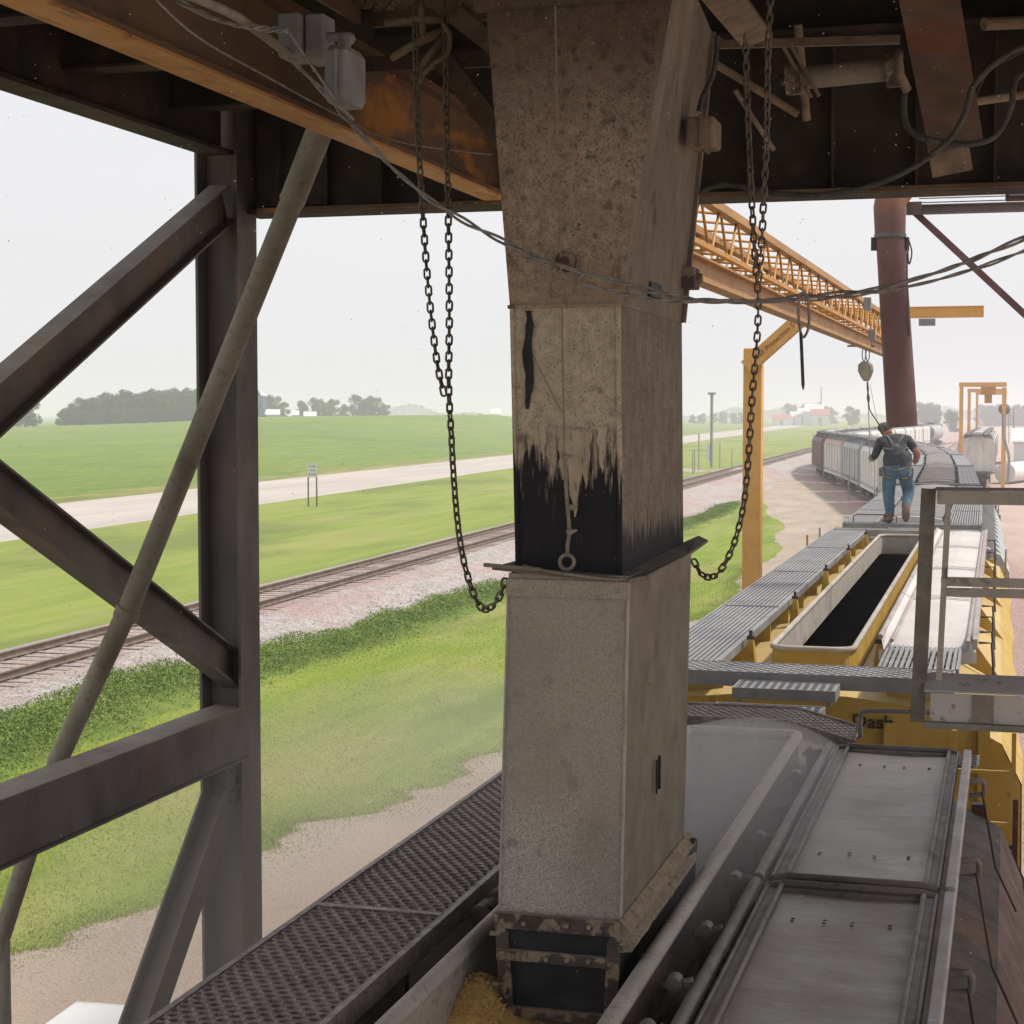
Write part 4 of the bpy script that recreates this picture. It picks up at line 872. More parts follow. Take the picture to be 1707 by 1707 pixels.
# hoses
def hose(name, pts, Y, r, m, label, cat, n=8, Ys=None):
    P = [aty(x, y, Ys[i] if Ys else Y) for i, (x, y) in enumerate(pts)]
    return one(MB().tube(smoothpath(P, 6), r, n), name, m, label, cat)
hose('hose', [(1150,345),(1172,318),(1215,308),(1290,322),(1370,325),(1450,310),(1520,280),(1580,235),(1608,190),(1625,140),(1680,90),(1740,70)], 6.7, .011, 'hose', 'black rubber hose sagging below the girder from the spout to the rusty strut', 'hose')
hose('hose', [(1510,140),(1507,190),(1520,220),(1560,235),(1620,240),(1660,225),(1685,180),(1695,130),(1740,110)], 6.9, .012, 'hose', 'looped grey hose bundle hanging round the tip of the rusty strut', 'hose')
hose('hose', [(1196,60),(1190,120),(1172,160),(1165,185)], 6.4, .010, 'hose', 'short dark hose running down the right edge of the spout top', 'hose')
hose('wire', [(1707,85),(1660,110),(1640,130),(1625,165)], 7.2, .004, 'hose', 'thin wire arcing in the dark corner right of the strut', 'wire')

# grey electrical boxes and conduit on the runway beam
eb = thing('electrical_box', aty(512,60,4.9), 'square grey electrical box clamped on the orange runway beam', 'electrical box')
p = aty(512,62,4.95)
mb = MB(); mb.box(p.x-.075,p.x-.005,4.9,5.03,p.z-.065,p.z+.065); mb.build('cover', 'box_grey', eb, bevel=.006)
mb = MB(); mb.box(p.x+.0,p.x+.06,4.93,5.03,p.z-.075,p.z+.065); mb.build('housing', 'box_grey', eb, bevel=.006)
mb = MB(); mb.tube([(p.x+.06,4.97,p.z+.0),(p.x+.125,4.97,p.z+.0)], .014, 10); mb.build('conduit_stub', 'box_grey', eb)
eb = thing('limit_switch', aty(577,125,4.8), 'grey cast switch housing hanging under the square electrical box', 'switch')
p = aty(577,128,4.8)
mb = MB(); mb.loft([[(p.x-0.030,4.72,p.z-.085),(p.x+0.030,4.72,p.z-.085),(p.x+0.030,4.86,p.z-.085),(p.x-0.030,4.86,p.z-.085)],[(p.x-0.033,4.7,p.z-.06),(p.x+0.033,4.7,p.z-.06),(p.x+0.033,4.88,p.z-.06),(p.x-0.033,4.88,p.z-.06)],[(p.x-0.030,4.71,p.z+.06),(p.x+0.033,4.71,p.z+.06),(p.x+0.033,4.88,p.z+.06),(p.x-0.030,4.88,p.z+.06)],[(p.x-0.023,4.73,p.z+.078),(p.x+0.023,4.73,p.z+.078),(p.x+0.023,4.86,p.z+.078),(p.x-0.023,4.86,p.z+.078)]])
mb.build('housing', 'box_grey', eb, bevel=.008)
mb = MB(); mb.tube([(p.x-.005,4.8,p.z+.07),(p.x-.005,4.8,p.z+.11),(p.x-.01,4.85,p.z+.12)], .02, 10); mb.build('elbow', 'box_grey', eb)
mb = MB(); mb.box(p.x+.005,p.x+.012,4.694,4.7,p.z-.07,p.z+.06); mb.build('cover_seam', 'box_grey', eb)
hose('conduit', [(270,-25),(380,20),(430,52),(490,98)], 4.7, .014, 'pipe', 'thin conduit pipe along the top of the orange beam running into the square electrical box', 'conduit', Ys=[4.3,4.5,4.7,4.95])
hose('wire', [(250,-10),(330,62),(440,125),(560,190),(660,235),(770,252),(820,258)], 5, .0035, 'cable', 'thin twisted wire strung along the web of the orange runway beam', 'wire', Ys=[4.2,4.5,5.1,5.9,6.8,7.9,8.6])
hose('cord', [(480,50),(520,110),(560,165),(590,200)], 4.7, .004, 'cable', 'loose cord hanging in front of the electrical box down to the sagging cable', 'cord')
# leaning pipe conduit in front of the column
lp = thing('leaning_pipe', aty(5,1707,6.6), 'long dusty pipe leaning from the orange beam down past the steel column', 'pipe')
pts = [(-2.68,7.0)]
P0 = aty(538,205,6.75); P1 = aty(487,335,7.0); P2 = atx(214,1015,-3.93); P3 = atx(95,1270,-4.5); P4 = atx(3,1560,-4.75); P5 = Vector((P4.x-.0,P4.y,2.2))
mb = MB(); mb.tube([P0, P1, P2, P3, P4, P5], .0, 12) if False else None
mb.tube([P0,P1], .056, 16); 
ax = lp
mb.build('upper_sleeve', 'pipe', ax)
mb = MB(); mb.tube([P1,P2,P3], .050, 16); mb.tube([P2-(P1-P2).normalized()*.05,P2+(P1-P2).normalized()*.01], .058, 16); mb.build('pipe_run', 'pipe', ax)
mb = MB(); mb.tube([P3,P4], .046, 16); mb.build('pipe_run', 'pipe', ax)
mb = MB(); mb.tube([P4,P5], .040, 16); mb.build('pipe_drop', 'pipe', ax)

# ------------------------------------------------------------------ the loading spout
sp = thing('loading_spout', (-1.39, 6.1, 4.42), 'tall dusty square grain loading spout hanging into the hatch of the near car', 'loading spout')
YF, YB = 5.56, 6.72
def z_at(y, Y=YF): return aty(950, y, Y).z
def X_at(x, Y=YF): return aty(x, 853, Y).x
zt, z1, z2 = z_at(-60), z_at(510), z_at(965)
xt0, xt1 = X_at(806), X_at(1128); x10, x11 = X_at(850), X_at(1030); x20, x21 = X_at(861), X_at(1036)
def quad(mb, a, b, c, d, nx=1): mb.add([a,b,c,d], [(0,1,2,3)])
def skin(name, corners, m_front, m_side, parent=sp, tb=0.):
    """corners: two levels of (x0,x1,y0,y1,z); front face and the other three get their own materials"""
    (a0,a1,b0,b1,zb), (c0,c1,d0,d1,zt_) = corners; mb = MB(); nn = 8
    mb.cur = 0
    V = lambda x,y,z: (x,y,z)
    mb.add([V(a0,b0,zb),V(a1,b0,zb),V(c1,d0,zt_),V(c0,d0,zt_)], [(0,1,2,3)])
    mb.cur = 1
    mb.add([V(a1,b0,zb),V(a1,b1,zb),V(c1-tb,d1,zt_),V(c1,d0,zt_)], [(0,1,2,3)])
    mb.add([V(a0,b1,zb),V(a0,b0,zb),V(c0,d0,zt_),V(c0,d1,zt_)], [(0,1,2,3)])
    mb.add([V(a1,b1,zb),V(a0,b1,zb),V(c0,d1,zt_),V(c1-tb,d1,zt_)], [(0,1,2,3)])
    return mb.build(name, [m_front, m_side], parent)
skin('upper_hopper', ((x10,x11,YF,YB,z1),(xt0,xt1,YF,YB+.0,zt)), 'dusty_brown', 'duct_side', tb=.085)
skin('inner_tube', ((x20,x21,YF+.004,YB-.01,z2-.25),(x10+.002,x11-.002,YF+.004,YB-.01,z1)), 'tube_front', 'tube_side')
# corner angles and seam of the upper part
mb = MB(); mb.box(x10-.006,x11+.006,YF-.008,YF-.001,z1-.006,z1+.006); mb.build('seam', 'dusty_brown', sp)
mb = MB(); mb.bar((x21-.002,YF-.001,z2),(x11-.001,YF-.001,z1),.014,.007,up=(0,1,0)); mb.build('corner_edge', 'tube_front', sp)
mb = MB(); mb.bar((x20+.003,YF-.001,z2+.05),(x10+.006,YF-.001,z1),.012,.005,up=(0,1,0)); mb.build('corner_edge', 'tube_front', sp)
mb = MB(); mb.bar((x11+.008,YB-.03,z1),(xt1-.077,YB-.03,zt),.016,.03,up=(0,1,0)); mb.build('corner_angle', 'duct_side', sp)
mb = MB(); mb.box(xt0-.02,xt1+.02,YF-.05,YF-.002,z_at(12),z_at(-10)); mb.build('top_flange', 'dusty_brown', sp)
mb = MB(); rgs = random.Random(4); L1_, R1_ = [], []
for k in range(15):
    y_ = lerp(518, 682, k/14); c_ = 881+2*math.sin(k*.8); w_ = (7.5 if 1 < k < 12 else 5.5-2*(k == 14))+rgs.uniform(-1.6,1.6)
    a_ = aty(c_-w_, y_, YF-.002); b_ = aty(c_+w_, y_, YF-.002); L1_.append(tuple(a_)); R1_.append(tuple(b_))
mb.add(L1_+R1_, [(i, i+1, 16+i, 15+i) for i in range(14)]); mb.build('bare_streak', 'rubber', sp)
M['tan_streak'] = mat('tan_streak', (.46,.38,.275), (.60,.50,.37), 30, (1,1,.2), rough=.95, bump=.5, bscale=120, layers=[((.10,.085,.07), ('noise', 90, .56, .64, (1,1,.15)), .8)])
for cx_, y0_, y1_, w0_ in ((958,716,862,15),(938,712,800,9),(976,716,815,9),(1003,712,790,7),(905,705,765,6)):
    mb = MB(); L1_, R1_ = [], []
    for k in range(13):
        t_ = k/12; y_ = lerp(y0_, y1_, t_); w_ = w0_*(1-t_**1.6)+rgs.uniform(0,1.6); c_ = cx_+1.5*math.sin(k*1.3)
        L1_.append(tuple(aty(c_-w_, y_, YF-.0015-cx_*1e-6))); R1_.append(tuple(aty(c_+w_, y_, YF-.0015-cx_*1e-6)))
    mb.add(L1_+R1_, [(i, i+1, 14+i, 13+i) for i in range(12)]); mb.build('dust_run', 'tan_streak', sp)
# right-hand clutter on the hopper side
for (x,y,s) in ((1150,466,.05),(1165,40,.0)):
    if s: 
        p = aty(x,y,YB-.02); mb = MB(); mb.box(p.x-.03,p.x+.035,YB-.12,YB,p.z-.04,p.z+.04); mb.tube([(p.x+.035,YB-.06,p.z),(p.x+.055,YB-.06,p.z)],.02,8); mb.build('side_catch', 'frame_dusty', sp, bevel=.004)
p = aty(1100,487,6.1); mb = MB(); mb.box(x11-.0,x11+.02,6.0,6.2,p.z-.02,p.z+.03); mb.build('side_slot', 'rubber', sp)
# lug with hole on the front
p = aty(944,437,YF-.01); lg = MB(); lg.tube([(p.x,YF-.03,p.z),(p.x,YF+.0,p.z)], .034, 20); L_ = lg.build('pull_lug', 'frame_dusty', sp)
lg = MB(); lg.tube([(p.x-.002,YF-.036,p.z),(p.x-.002,YF-.029,p.z)], .017, 14); lg.build('bolt', 'near_side', L_)
p = aty(938,470,YF-.01); lg = MB(); lg.prof([(-.034,-.045),(.034,-.045),(.034,.045),(-.034,.045)], (p.x,YF-.014,p.z),(p.x,YF-.002,p.z)); lg.build('backing_plate', 'dusty_brown', L_, bevel=.003)
# collar plate at the top of the sleeve
zc = z_at(958,5.5); cl = MB()
def colr(mb, pts, z0, z1):
    mb.loft([[(x,y,z0+dz) for x,y,dz in pts],[(x,y,z1+dz) for x,y,dz in pts]])
s0, s1 = X_at(848,5.5), X_at(1048,5.5); SB = 6.66
pl_ = [(s0-.05,5.475,.012),(s0+.1,5.47,.0),(s0+.3,5.47,-.012),(s1+.01,5.475,-.016),(s1+.05,5.56,-.01),(s1+.05,6.3,.0),(s1+.045,SB+.12,.02),(s1-.01,SB+.22,.03),(s1-.05,SB+.05,.01),(s0+.0,SB+.05,.01),(s0-.04,6.0,.01)]
cl.loft([[(x,y,zc+dz) for x,y,dz in pl_],[(x,y,zc+.009+dz) for x,y,dz in pl_]]); cl.build('collar_plate', 'duct_side', sp)
cl = MB(); cl.bar((s0-.07,5.45,zc+.03),(s0+.12,5.46,zc+.018),.018,.012); cl.tube(smoothpath([(s0+.06,5.465,zc+.028),(s0+.15,5.462,zc+.012),(s1-.06,5.462,zc-.008),(s1+.0,5.47,zc-.004)]),.006,6); cl.build('collar_bar', 'pipe', sp)
cl = MB(); cl.box(s0-.0,s1-.0,5.488,5.499,zc-.075,zc-.018); cl.build('collar_band', 'sleeve_front', sp)
# lower sleeve
zs = z_at(1520,5.5); b0, b1 = X_at(833,5.5), X_at(1037,5.5)
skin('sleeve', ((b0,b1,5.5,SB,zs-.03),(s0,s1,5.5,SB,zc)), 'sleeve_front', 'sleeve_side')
mb = MB(); mb.bar((b1+.001,5.498,zs),(s1+.001,5.498,zc-.02),.008,.008,up=(0,1,0)); mb.build('corner_edge', 'near_rim', sp)
mb = MB(); mb.bar((b0-.001,5.498,zs),(s0-.001,5.498,zc-.02),.006,.006,up=(0,1,0)); mb.build('corner_edge', 'near_rim', sp)
p = aty(1100,1290,6.05); mb = MB(); mb.box(s1-.004,s1+.002,5.99,6.0,p.z-.06,p.z+.06); mb.box(s1-.004,s1+.006,6.03,6.036,p.z-.05,p.z+.07); mb.build('slot', 'rubber', sp)
# bonnet: rubber skirt in an angle iron frame
zk = z_at(1690,5.48); k0, k1 = X_at(838,5.47), X_at(1028,5.47)
bn = MB(); bn.loft([[(k0+.01,5.49,zk),(k1-.01,5.49,zk),(k1+.0,SB+.0,zk),(k0+.01,SB+.0,zk)],[(b0,5.48,zs-.02),(b1,5.48,zs-.02),(b1,SB+.02,zs-.02),(b0,SB+.02,zs-.02)]]); sk = bn.build('rubber_skirt', 'rubber', sp)
def fz(y): return aty(930,y,5.47).z
for ya, yb, nm in ((1527,1553,'clamp_band'),(1588,1606,'clamp_band'),(1683,1700,'clamp_band')):
    t1 = (fz(ya)-zk)/(zs-zk); xa = lerp(k0,b0,t1)-.008; xb = lerp(k1,b1,t1)+.008
    mb = MB(); mb.box(xa,xb,5.455,5.475,fz(yb),fz(ya)); q = mb.build(nm, 'frame_dusty', sp, bevel=.002)
    n = 6
    for k in range(n):
        if nm == 'clamp_band' and ya < 1660:
            u = lerp(xa+.03, xb-.03, k/(n-1)); zz = (fz(ya)+fz(yb))/2+.003*math.sin(k*5)
            mb = MB(); mb.tube([(u,5.445,zz),(u,5.456,zz)], .0075, 6); mb.build('bolt', 'dust_cake', q)
for sgn, xt_, xb_ in ((1,b0,k0),(-1,b1,k1)):
    mb = MB(); a = xt_-.008*sgn; c = xb_-.008*sgn; w = .045*sgn
    mb.add([(c,5.462,fz(1690)),(c+w,5.462,fz(1690)),(a+w,5.462,fz(1562)),(a,5.462,fz(1530)),(c,5.478,fz(1690)),(c+w,5.478,fz(1690)),(a+w,5.478,fz(1562)),(a,5.478,fz(1530))], [(0,1,2,3),(4,7,6,5),(0,4,5,1),(1,5,6,2),(2,6,7,3),(3,7,4,0)]); q = mb.build('frame_post', 'frame_dusty', sp)
    for yy in (1565, 1650):
        zz = fz(yy); xx = lerp(c, a, (zz-fz(1690))/(fz(1530)-fz(1690))); mb = MB(); mb.tube([(xx-.022*sgn,5.47,zz),(xx+.002*sgn,5.47,zz)], .009, 6); mb.build('bolt', 'dust_cake', q)
# flange ledges along the right side, caked with dust
for dz, w, m in ((.0,.035,'dust_cake'),(-.055,.045,'dust_cake')):
    zf_ = z_at(1545,5.5)+.02+dz; mb = MB(); rings = []
    for k in range(26):
        Y = lerp(5.47, SB+.06, k/25); j1 = .002*math.sin(k*2.1+dz*50)+random.uniform(-.002,.002)
        rings.append([(b1-.01,Y,zf_-.03),(b1+w+j1,Y,zf_-.022),(b1+w+j1,Y,zf_-.006),(b1+.004,Y,zf_+.024+j1)])
    mb.loft(rings); mb.build('flange_ledge', m, sp)
mb = MB(); mb.loft([[(b1+.001,SB-.2,zs-.1),(b1+.03,SB+.02,zs-.1),(b1+.02,SB+.1,zs-.3),(b1,SB+.0,zs-.35)],[(b1+.001,SB-.2,zs-.1),(b1+.04,SB+.03,zs-.02),(b1+.035,SB+.11,zs-.05),(b1,SB+.0,zs-.02)]]); mb.build('torn_flap', 'rubber', sp)

# ------------------------------------------------------------------ ropes, chains and cables
def chain_strand(P, pitch=.0305, w=.0105, r=.0042):
    P = smoothpath(P, 10); d = [0]
    for a, b in zip(P, P[1:]): d.append(d[-1]+(b-a).length)
    mb = MB(); n = int(d[-1]/pitch); prev = None
    def at(s):
        for i in range(len(d)-1):
            if d[i+1] >= s: return P[i].lerp(P[i+1], (s-d[i])/(d[i+1]-d[i]+1e-9))
        return P[-1]
    sd = Vector((1,0,0))
    for k in range(n):
        c = at((k+.5)*pitch); t = (at((k+1)*pitch)-at(k*pitch)).normalized()
        s1_ = (sd-t*sd.dot(t)).normalized(); s2_ = t.cross(s1_)
        tw_ = .35*math.sin(k*.13)+.15; A_ = s1_*math.cos(tw_)+s2_*math.sin(tw_); B_ = s2_*math.cos(tw_)-s1_*math.sin(tw_)
        side = A_ if k % 2 else B_
        hl = pitch/2+r-w; path = []
        for j in range(12):
            a = 2*math.pi*j/12; y_ = math.sin(a)*w*1.0; path.append(c+side*(math.cos(a)*w)+t*(y_+hl*(1 if math.sin(a) > 0 else -1)*1.0))
        path.append(path[0]); mb.tube(path, r, 6, cap=False)
    return mb
def chain(label, strands, Ys):
    p = aty(*strands[0][0], Ys[0][0]); t = thing('chain', p, label, 'chain', 'loops of pull chain beside the spout')
    for s, yy in zip(strands, Ys):
        P = [aty(x, y, yy[0]+(yy[1]-yy[0])*i/(len(s)-1)) for i, (x, y) in enumerate(s)]
        chain_strand(P).build('chain_strand', 'chain', t)
    return t
chain('long chain loop hanging left of the spout, hooked to the left of its collar', [[(690,-20),(695,180),(703,330),(714,480),(728,600),(742,665)], [(742,-20),(744,180),(747,340),(749,520),(748,640),(752,720),(758,820),(768,910),(784,975),(800,1010),(815,1014),(832,995),(843,965)]], [(6.0,6.0),(6.02,5.65)])
chain('long chain loop hanging right of the spout in front of the yellow truss', [[(1285,-20),(1280,100),(1278,230),(1273,330),(1270,400),(1264,470)], [(1242,60),(1246,180),(1253,330),(1258,420),(1264,500),(1261,580),(1254,660),(1248,760),(1240,840),(1224,905),(1203,948),(1185,962),(1168,955),(1152,925)]], [(6.3,6.3),(6.32,6.75)])
def cable(label, pts, Y, r=.0065, strands=2, group=None, m='cable', name='cable'):
    P = smoothpath([aty(x, y, Y) for x, y in pts], 10); mb = MB()
    for s in range(strands):
        ph = s*2*math.pi/strands; Q = []
        for i, p in enumerate(P):
            a = ph+i*.55; k = r*.75*(1+.5*math.sin(i*.21+s)); Q.append(p+Vector((math.cos(a)*k*.4, math.sin(a)*k, math.cos(a)*k)))
        mb.tube(Q, r*.72, 7)
    return one(mb, name, m, label, 'cable', group)
cable('pale dusty cable sagging from the roof corner across the spout, the longer upper one', [(300,-20),(400,35),(470,85),(545,160),(600,222),(660,285),(740,348),(850,408),(950,448),(1060,478),(1160,500),(1250,503),(1330,496),(1450,484),(1560,455),(1640,425),(1760,375)], 5.35)
cable('pale dusty cable swinging lower across the spout and rising to the right edge', [(840,404),(900,440),(960,468),(1040,490),(1110,503),(1200,501),(1330,500),(1440,490),(1540,472),(1640,443),(1760,398)], 5.3, r=.005)
cable('dark cable bundle in the roof corner above the square electrical box', [(270,-20),(330,20),(390,40),(440,48),(480,50)], 4.6, r=.006, strands=3)
st = thing('strap', aty(1335,497,5.3), 'dark webbing strap looped over the sagging cable with a long tail', 'strap')
mb = MB(); mb.tube(smoothpath([aty(x,y,5.3) for x,y in ((1333,492),(1331,520),(1334,552),(1340,562),(1348,545),(1348,515),(1345,493),(1338,488),(1333,492))],5), .0045, 6); mb.build('loop', 'cable', st)
mb = MB(); P = smoothpath([aty(x,y,5.3) for x,y in ((1335,555),(1337,600),(1339,650))],4); mb.tube(P, [.0055]*(len(P)-1)+[.002], 6); mb.build('tail', 'hose', st)
rp = thing('pull_rope', aty(945,937,5.52), 'thin rope down the front of the spout ending in knots and a steel ring', 'rope')
mb = MB(); mb.tube(smoothpath([aty(x,y,5.53) for x,y in ((925,-20),(928,150),(931,300),(935,440),(938,600),(941,760))],6), .0032, 6); mb.build('thin_line', 'rope', rp)
mb = MB(); P = smoothpath([aty(x,y,5.53) for x,y in ((941,755),(943,800),(946,845),(949,885),(946,910),(946,926))],5); mb.tube(P, [.0055+.0015*abs(math.sin(i*1.3)) for i in range(len(P))], 8); mb.build('thick_rope', 'rope', rp)
for x, y in ((941,762),(951,846),(950,886)):
    p = aty(x,y,5.52); mb = MB(); mb.sphere((p.x+.002,p.y-.003,p.z), .0125, 10, 7, (1.15,.8,.85)); mb.tube([p+Vector((.006,0,-.002)),p+Vector((.018,-.002,.003)),p+Vector((.024,0,.006))],[.006,.0055,.003],7); mb.build('knot', 'rope', rp)
p = aty(945,937,5.52); mb = MB(); Q = [p+Vector((math.cos(a)*.024,math.sin(a)*.004,math.sin(a)*.024)) for a in np.linspace(0,6.2832,25)]; mb.tube(Q, .0065, 8, cap=False); mb.build('ring', 'rope', rp)
mb = MB(); mb.tube(smoothpath([aty(x,y,5.52) for x,y in ((888,590),(905,625),(925,665),(938,690))],4), .0022, 5)
one(mb, 'cord', 'rope', 'short slack cord lying on the front of the spout beside the black streak', 'cord')
# tied sticks above the left chains
sk_ = thing('tied_bundle', aty(715,70,6.1), 'bundle of dusty rods and rope tied round the tops of the left chains', 'bundle')
for a, b, r_ in (((645,38),(745,32),.014),((655,95),(742,50),.016),((690,130),(745,55),.013),((700,-10),(705,60),.013)):
    mb = MB(); mb.tube(smoothpath([aty(*a,6.08),aty((a[0]+b[0])/2,(a[1]+b[1])/2-3,6.0),aty(*b,6.1)],4), r_, 8); mb.build('rod', 'tan_dust', sk_)
mb = MB(); mb.tube(smoothpath([aty(x,y,6.0) for x,y in ((738,40),(750,60),(745,90),(725,105),(705,125),(700,140))],5), .009, 7); mb.build('rope_end', 'tan_dust', sk_)

# ------------------------------------------------------------------ guardrail on the right
gr = thing('guardrail', aty(1545,1205,5.5), 'worn grey steel guardrail end with mid rails and toe board above the near lids', 'guardrail')
def g2(x, y, Y=5.5): return aty(x, y, Y)
a = g2(1560,815); b_ = g2(1541,1205); xe = .75
mb = MB(); mb.angle((b_.x,5.5,b_.z),(a.x,5.5,a.z), .044, .008, up=(0,1,0)); q = mb.build('post', 'guard_dark', gr)
mb = MB(); mb.bar((b_.x+.043,5.47,b_.z+.14),(a.x+.04,5.47,a.z-.02),.018,.01,up=(0,1,0)); mb.build('post_flange', 'guard', q)
mb = MB(); mb.box(a.x-.0,xe,5.455,5.55,a.z-.004,a.z+.004); q = mb.build('top_rail', 'guard_dark', gr)
mb = MB(); mb.box(a.x+.005,xe,5.46,5.468,a.z-.045,a.z-.005); mb.build('rail_face', 'guard', q)
for y0, y1 in ((961,978),(978,995)):
    zt_ = g2(1562,y0).z; zb_ = g2(1562,y1).z; mb = MB(); mb.box(a.x+.02,xe,5.48,5.488 if y0 > 970 else 5.50,zb_+.004,zt_); mb.build('mid_rail', 'guard', gr)
zt_ = g2(1541,1120).z; zb_ = g2(1541,1148).z
mb = MB(); mb.box(b_.x+.0,xe,5.452,5.56,zb_-.002,zb_+.004); mb.add([(b_.x,5.452,zb_+.0045),(xe,5.452,zb_+.0045),(xe,5.56,zt_-.01),(b_.x,5.56,zt_-.01)], [(0,1,2,3)]); mb.build('floor_channel', 'toe', gr)
z3 = g2(1541,1196).z
mb = MB(); mb.box(b_.x+.02,xe,5.44,5.45,z3,zb_-.003); mb.build('toe_board', 'toe', gr)
mb = MB(); mb.box(b_.x+.0,xe,5.42,5.45,z3-.02,z3-.001); mb.build('bottom_flange', 'guard_dark', gr)
p = g2(1608,1170); mb = MB(); mb.box(g2(1622,1150).x,g2(1657,1150).x,5.434,5.4395,z3+.002,zb_-.004); mb.build('patch_plate', 'guard_dark', gr)

# ------------------------------------------------------------------ second spout, brackets
rs = thing('spout_pipe', aty(1500,700,19), 'dark red round spout pipe hanging over the yellow car', 'spout pipe')
def pcirc(px, py, w, Y=19.):
    c = aty(px, py, Y); r_ = w/2*math.hypot(c.x,c.y)/2904*1.0; return c, r_
c0, r0 = pcirc(1483,345,48); c1, r1 = pcirc(1484,392,46); c2, r2 = pcirc(1504,712,50)
mb = MB(); mb.tube([c2,c1], [r2,r1], 28, cap=False); mb.tube([c1,c2],[r1*.95,r2*.95],28,cap=False); mb.build('lower_pipe', 'red_pipe', rs)
mb = MB(); mb.tube([c1+Vector((0,0,-.02)), c0, c0+Vector((.02,.05,.12)), c0+Vector((.15,.2,.32)), c0+Vector((.3,.3,.7))], [r1*1.06,r1*1.12,r1*1.2,r1*1.2,r1*1.2], 20); mb.build('elbow', 'red_pipe', rs)
mb = MB(); mb.tube([c1+Vector((0,0,-.03)),c1+Vector((0,0,.01))], r1*1.12, 24); mb.build('clamp_ring', 'galv_dark', rs)
for s in (-1,1):
    p = aty(1484+s*27,407,19); mb = MB(); mb.box(p.x-.03,p.x+.03,18.97,19.0,p.z-.07,p.z+.07); mb.build('bracket_plate', 'steel_black', rs)
br = thing('support_frame', aty(1620,350,19.3), 'dark steel arm and diagonal brace holding the red pipe at right', 'support frame')
mb = MB(); mb.ibeam(aty(1518,350,19.3), aty(1800,342,19.3), .10, .1, .012, .01); mb.build('arm', 'steel_dark', br)
mb = MB(); mb.angle(aty(1515,352,19.3), aty(1760,580,19.3), .07, .012, up=(0,1,0)); mb.build('diagonal', 'red_pipe', br)
mb = MB(); p = aty(1524,352,19.3); mb.box(p.x-.08,p.x+.08,19.2,19.23,p.z-.05,p.z+.09); mb.build('gusset', 'steel_dark', br)
fl = thing('floodlight', aty(1695,330,15), 'small black floodlight at the right edge under the roof beam', 'floodlight')
p = aty(1697,323,15); mb = MB(); mb.box(p.x-.1,p.x+.12,14.95,15.1,p.z-.05,p.z+.06); mb.build('housing', 'steel_black', fl, bevel=.01)
mb = MB(); mb.box(p.x-.07,p.x+.09,14.94,14.95,p.z-.02,p.z+.04); mb.build('lens', 'galv', fl)
hose('wire', [(1513,395),(1520,420),(1515,440),(1512,400),(1513,500),(1516,560)], 18.9, .008, 'hose', 'loose thin wire dangling along the right side of the dark red pipe', 'wire')
for y0 in (331, 338):
    one(MB().tube([aty(1532,y0,18),aty(1730,y0-6,18)], .006, 5), 'wire', 'hose', 'one of two thin wires running to the small floodlight', 'wire', 'thin wires to the floodlight')

# ------------------------------------------------------------------ yellow fall protection gantry
gy = thing('gantry', (-5.1, 36, 0), 'near yellow fall protection gantry, column left of the train with lettered knee brace', 'gantry')
a = aty(1240,600,36); w_ = .40
mb = MB(); mb.box(a.x+.01,a.x+.01+w_-.02,35.85,36.2,0,7.75); mb.build('column', 'yellow_beam', gy, bevel=.02)
K0 = aty(1251,607,35.8); K1 = aty(1356,513,35.8)
mb = MB(); mb.bar(K0+(K1-K0)*(-.06), K1, .3, .34, up=(0,1,0)); kn = mb.build('knee_brace', 'yellow_beam', gy, bevel=.01)
bz = aty(1500,522,36).z
mb = MB(); mb.box(K1.x-.1, aty(1640,522,36).x, 35.85,36.15, bz-.1, bz+.1); mb.box(K1.x-.1, aty(1640,522,36).x-.0, 35.83,36.17, bz+.1, bz+.115); mb.build('top_beam', 'yellow_beam', gy)
mb = MB(); p = aty(1546,536,35.9); mb.box(p.x-.16,p.x+.16,35.7,35.84,p.z-.09,p.z+.05); mb.build('end_trolley', 'box_grey', gy, bevel=.01)
dirn = (K1-K0).normalized(); ang_ = math.atan2(dirn.z, dirn.x)
tl = K0+dirn*.20-Vector((0,0,.0)); nrm = Vector((-math.sin(ang_),0,math.cos(ang_)))
tp = tl-nrm*.045; tp = Vector((tp.x,35.622,tp.z))-ORG[gy.name]
text_mesh('brace_lettering', 'Fall Protection S', .15, 'letter_rust', gy, tp, Matrix.Rotation(-ang_, 4, 'Y') @ Matrix.Rotation(R(90), 4, 'X'), .003)
# lifeline truss
tr = thing('lifeline_truss', (-2.3, 10.2, 7.4), 'long yellow lattice truss over a brown runway rail above the train', 'truss')
def TX(Y): return -2.3+.0079*(Y-14)*.9
Y0, Y1 = 10.3, 38.
zb0 = 7.40; 
mb = MB(); mb.ibeam((TX(Y0),Y0,zb0+.09),(TX(Y1),Y1,zb0+.15), .19, .14, .016, .012); mb.build('runway_rail', 'rail_beam', tr)
top = lambda Y: (TX(Y), Y, 8.05+(Y-Y0)*.0035); botL = lambda Y: (TX(Y)-.27, Y, 7.66+(Y-Y0)*.0015); botR = lambda Y: (TX(Y)+.30, Y, 7.66+(Y-Y0)*.0015); 
tl_ = lambda Y: (TX(Y)-.26, Y, 8.10+(Y-Y0)*.0025)
mb = MB(); mb.bar((TX(Y0)-.50,Y0,8.05),(TX(Y1)-.50,Y1,8.2),.09,.07); mb.build('top_chord', 'rail_beam', tr)
mb = MB(); mb.bar((TX(Y0)-.0,Y0,8.05),(TX(Y1)-.0,Y1,8.2),.09,.07); mb.build('top_chord', 'rail_beam', tr)
for s in (-1,1):
    mb = MB(); mb.bar((TX(Y0)-.25+s*.25,Y0,7.7),(TX(Y1)-.25+s*.25,Y1,7.77),.05,.04); mb.build('bottom_chord', 'yellow_truss', tr)
k = 0; Y = Y0
dz_ = lambda Y: (Y-Y0)*.0019
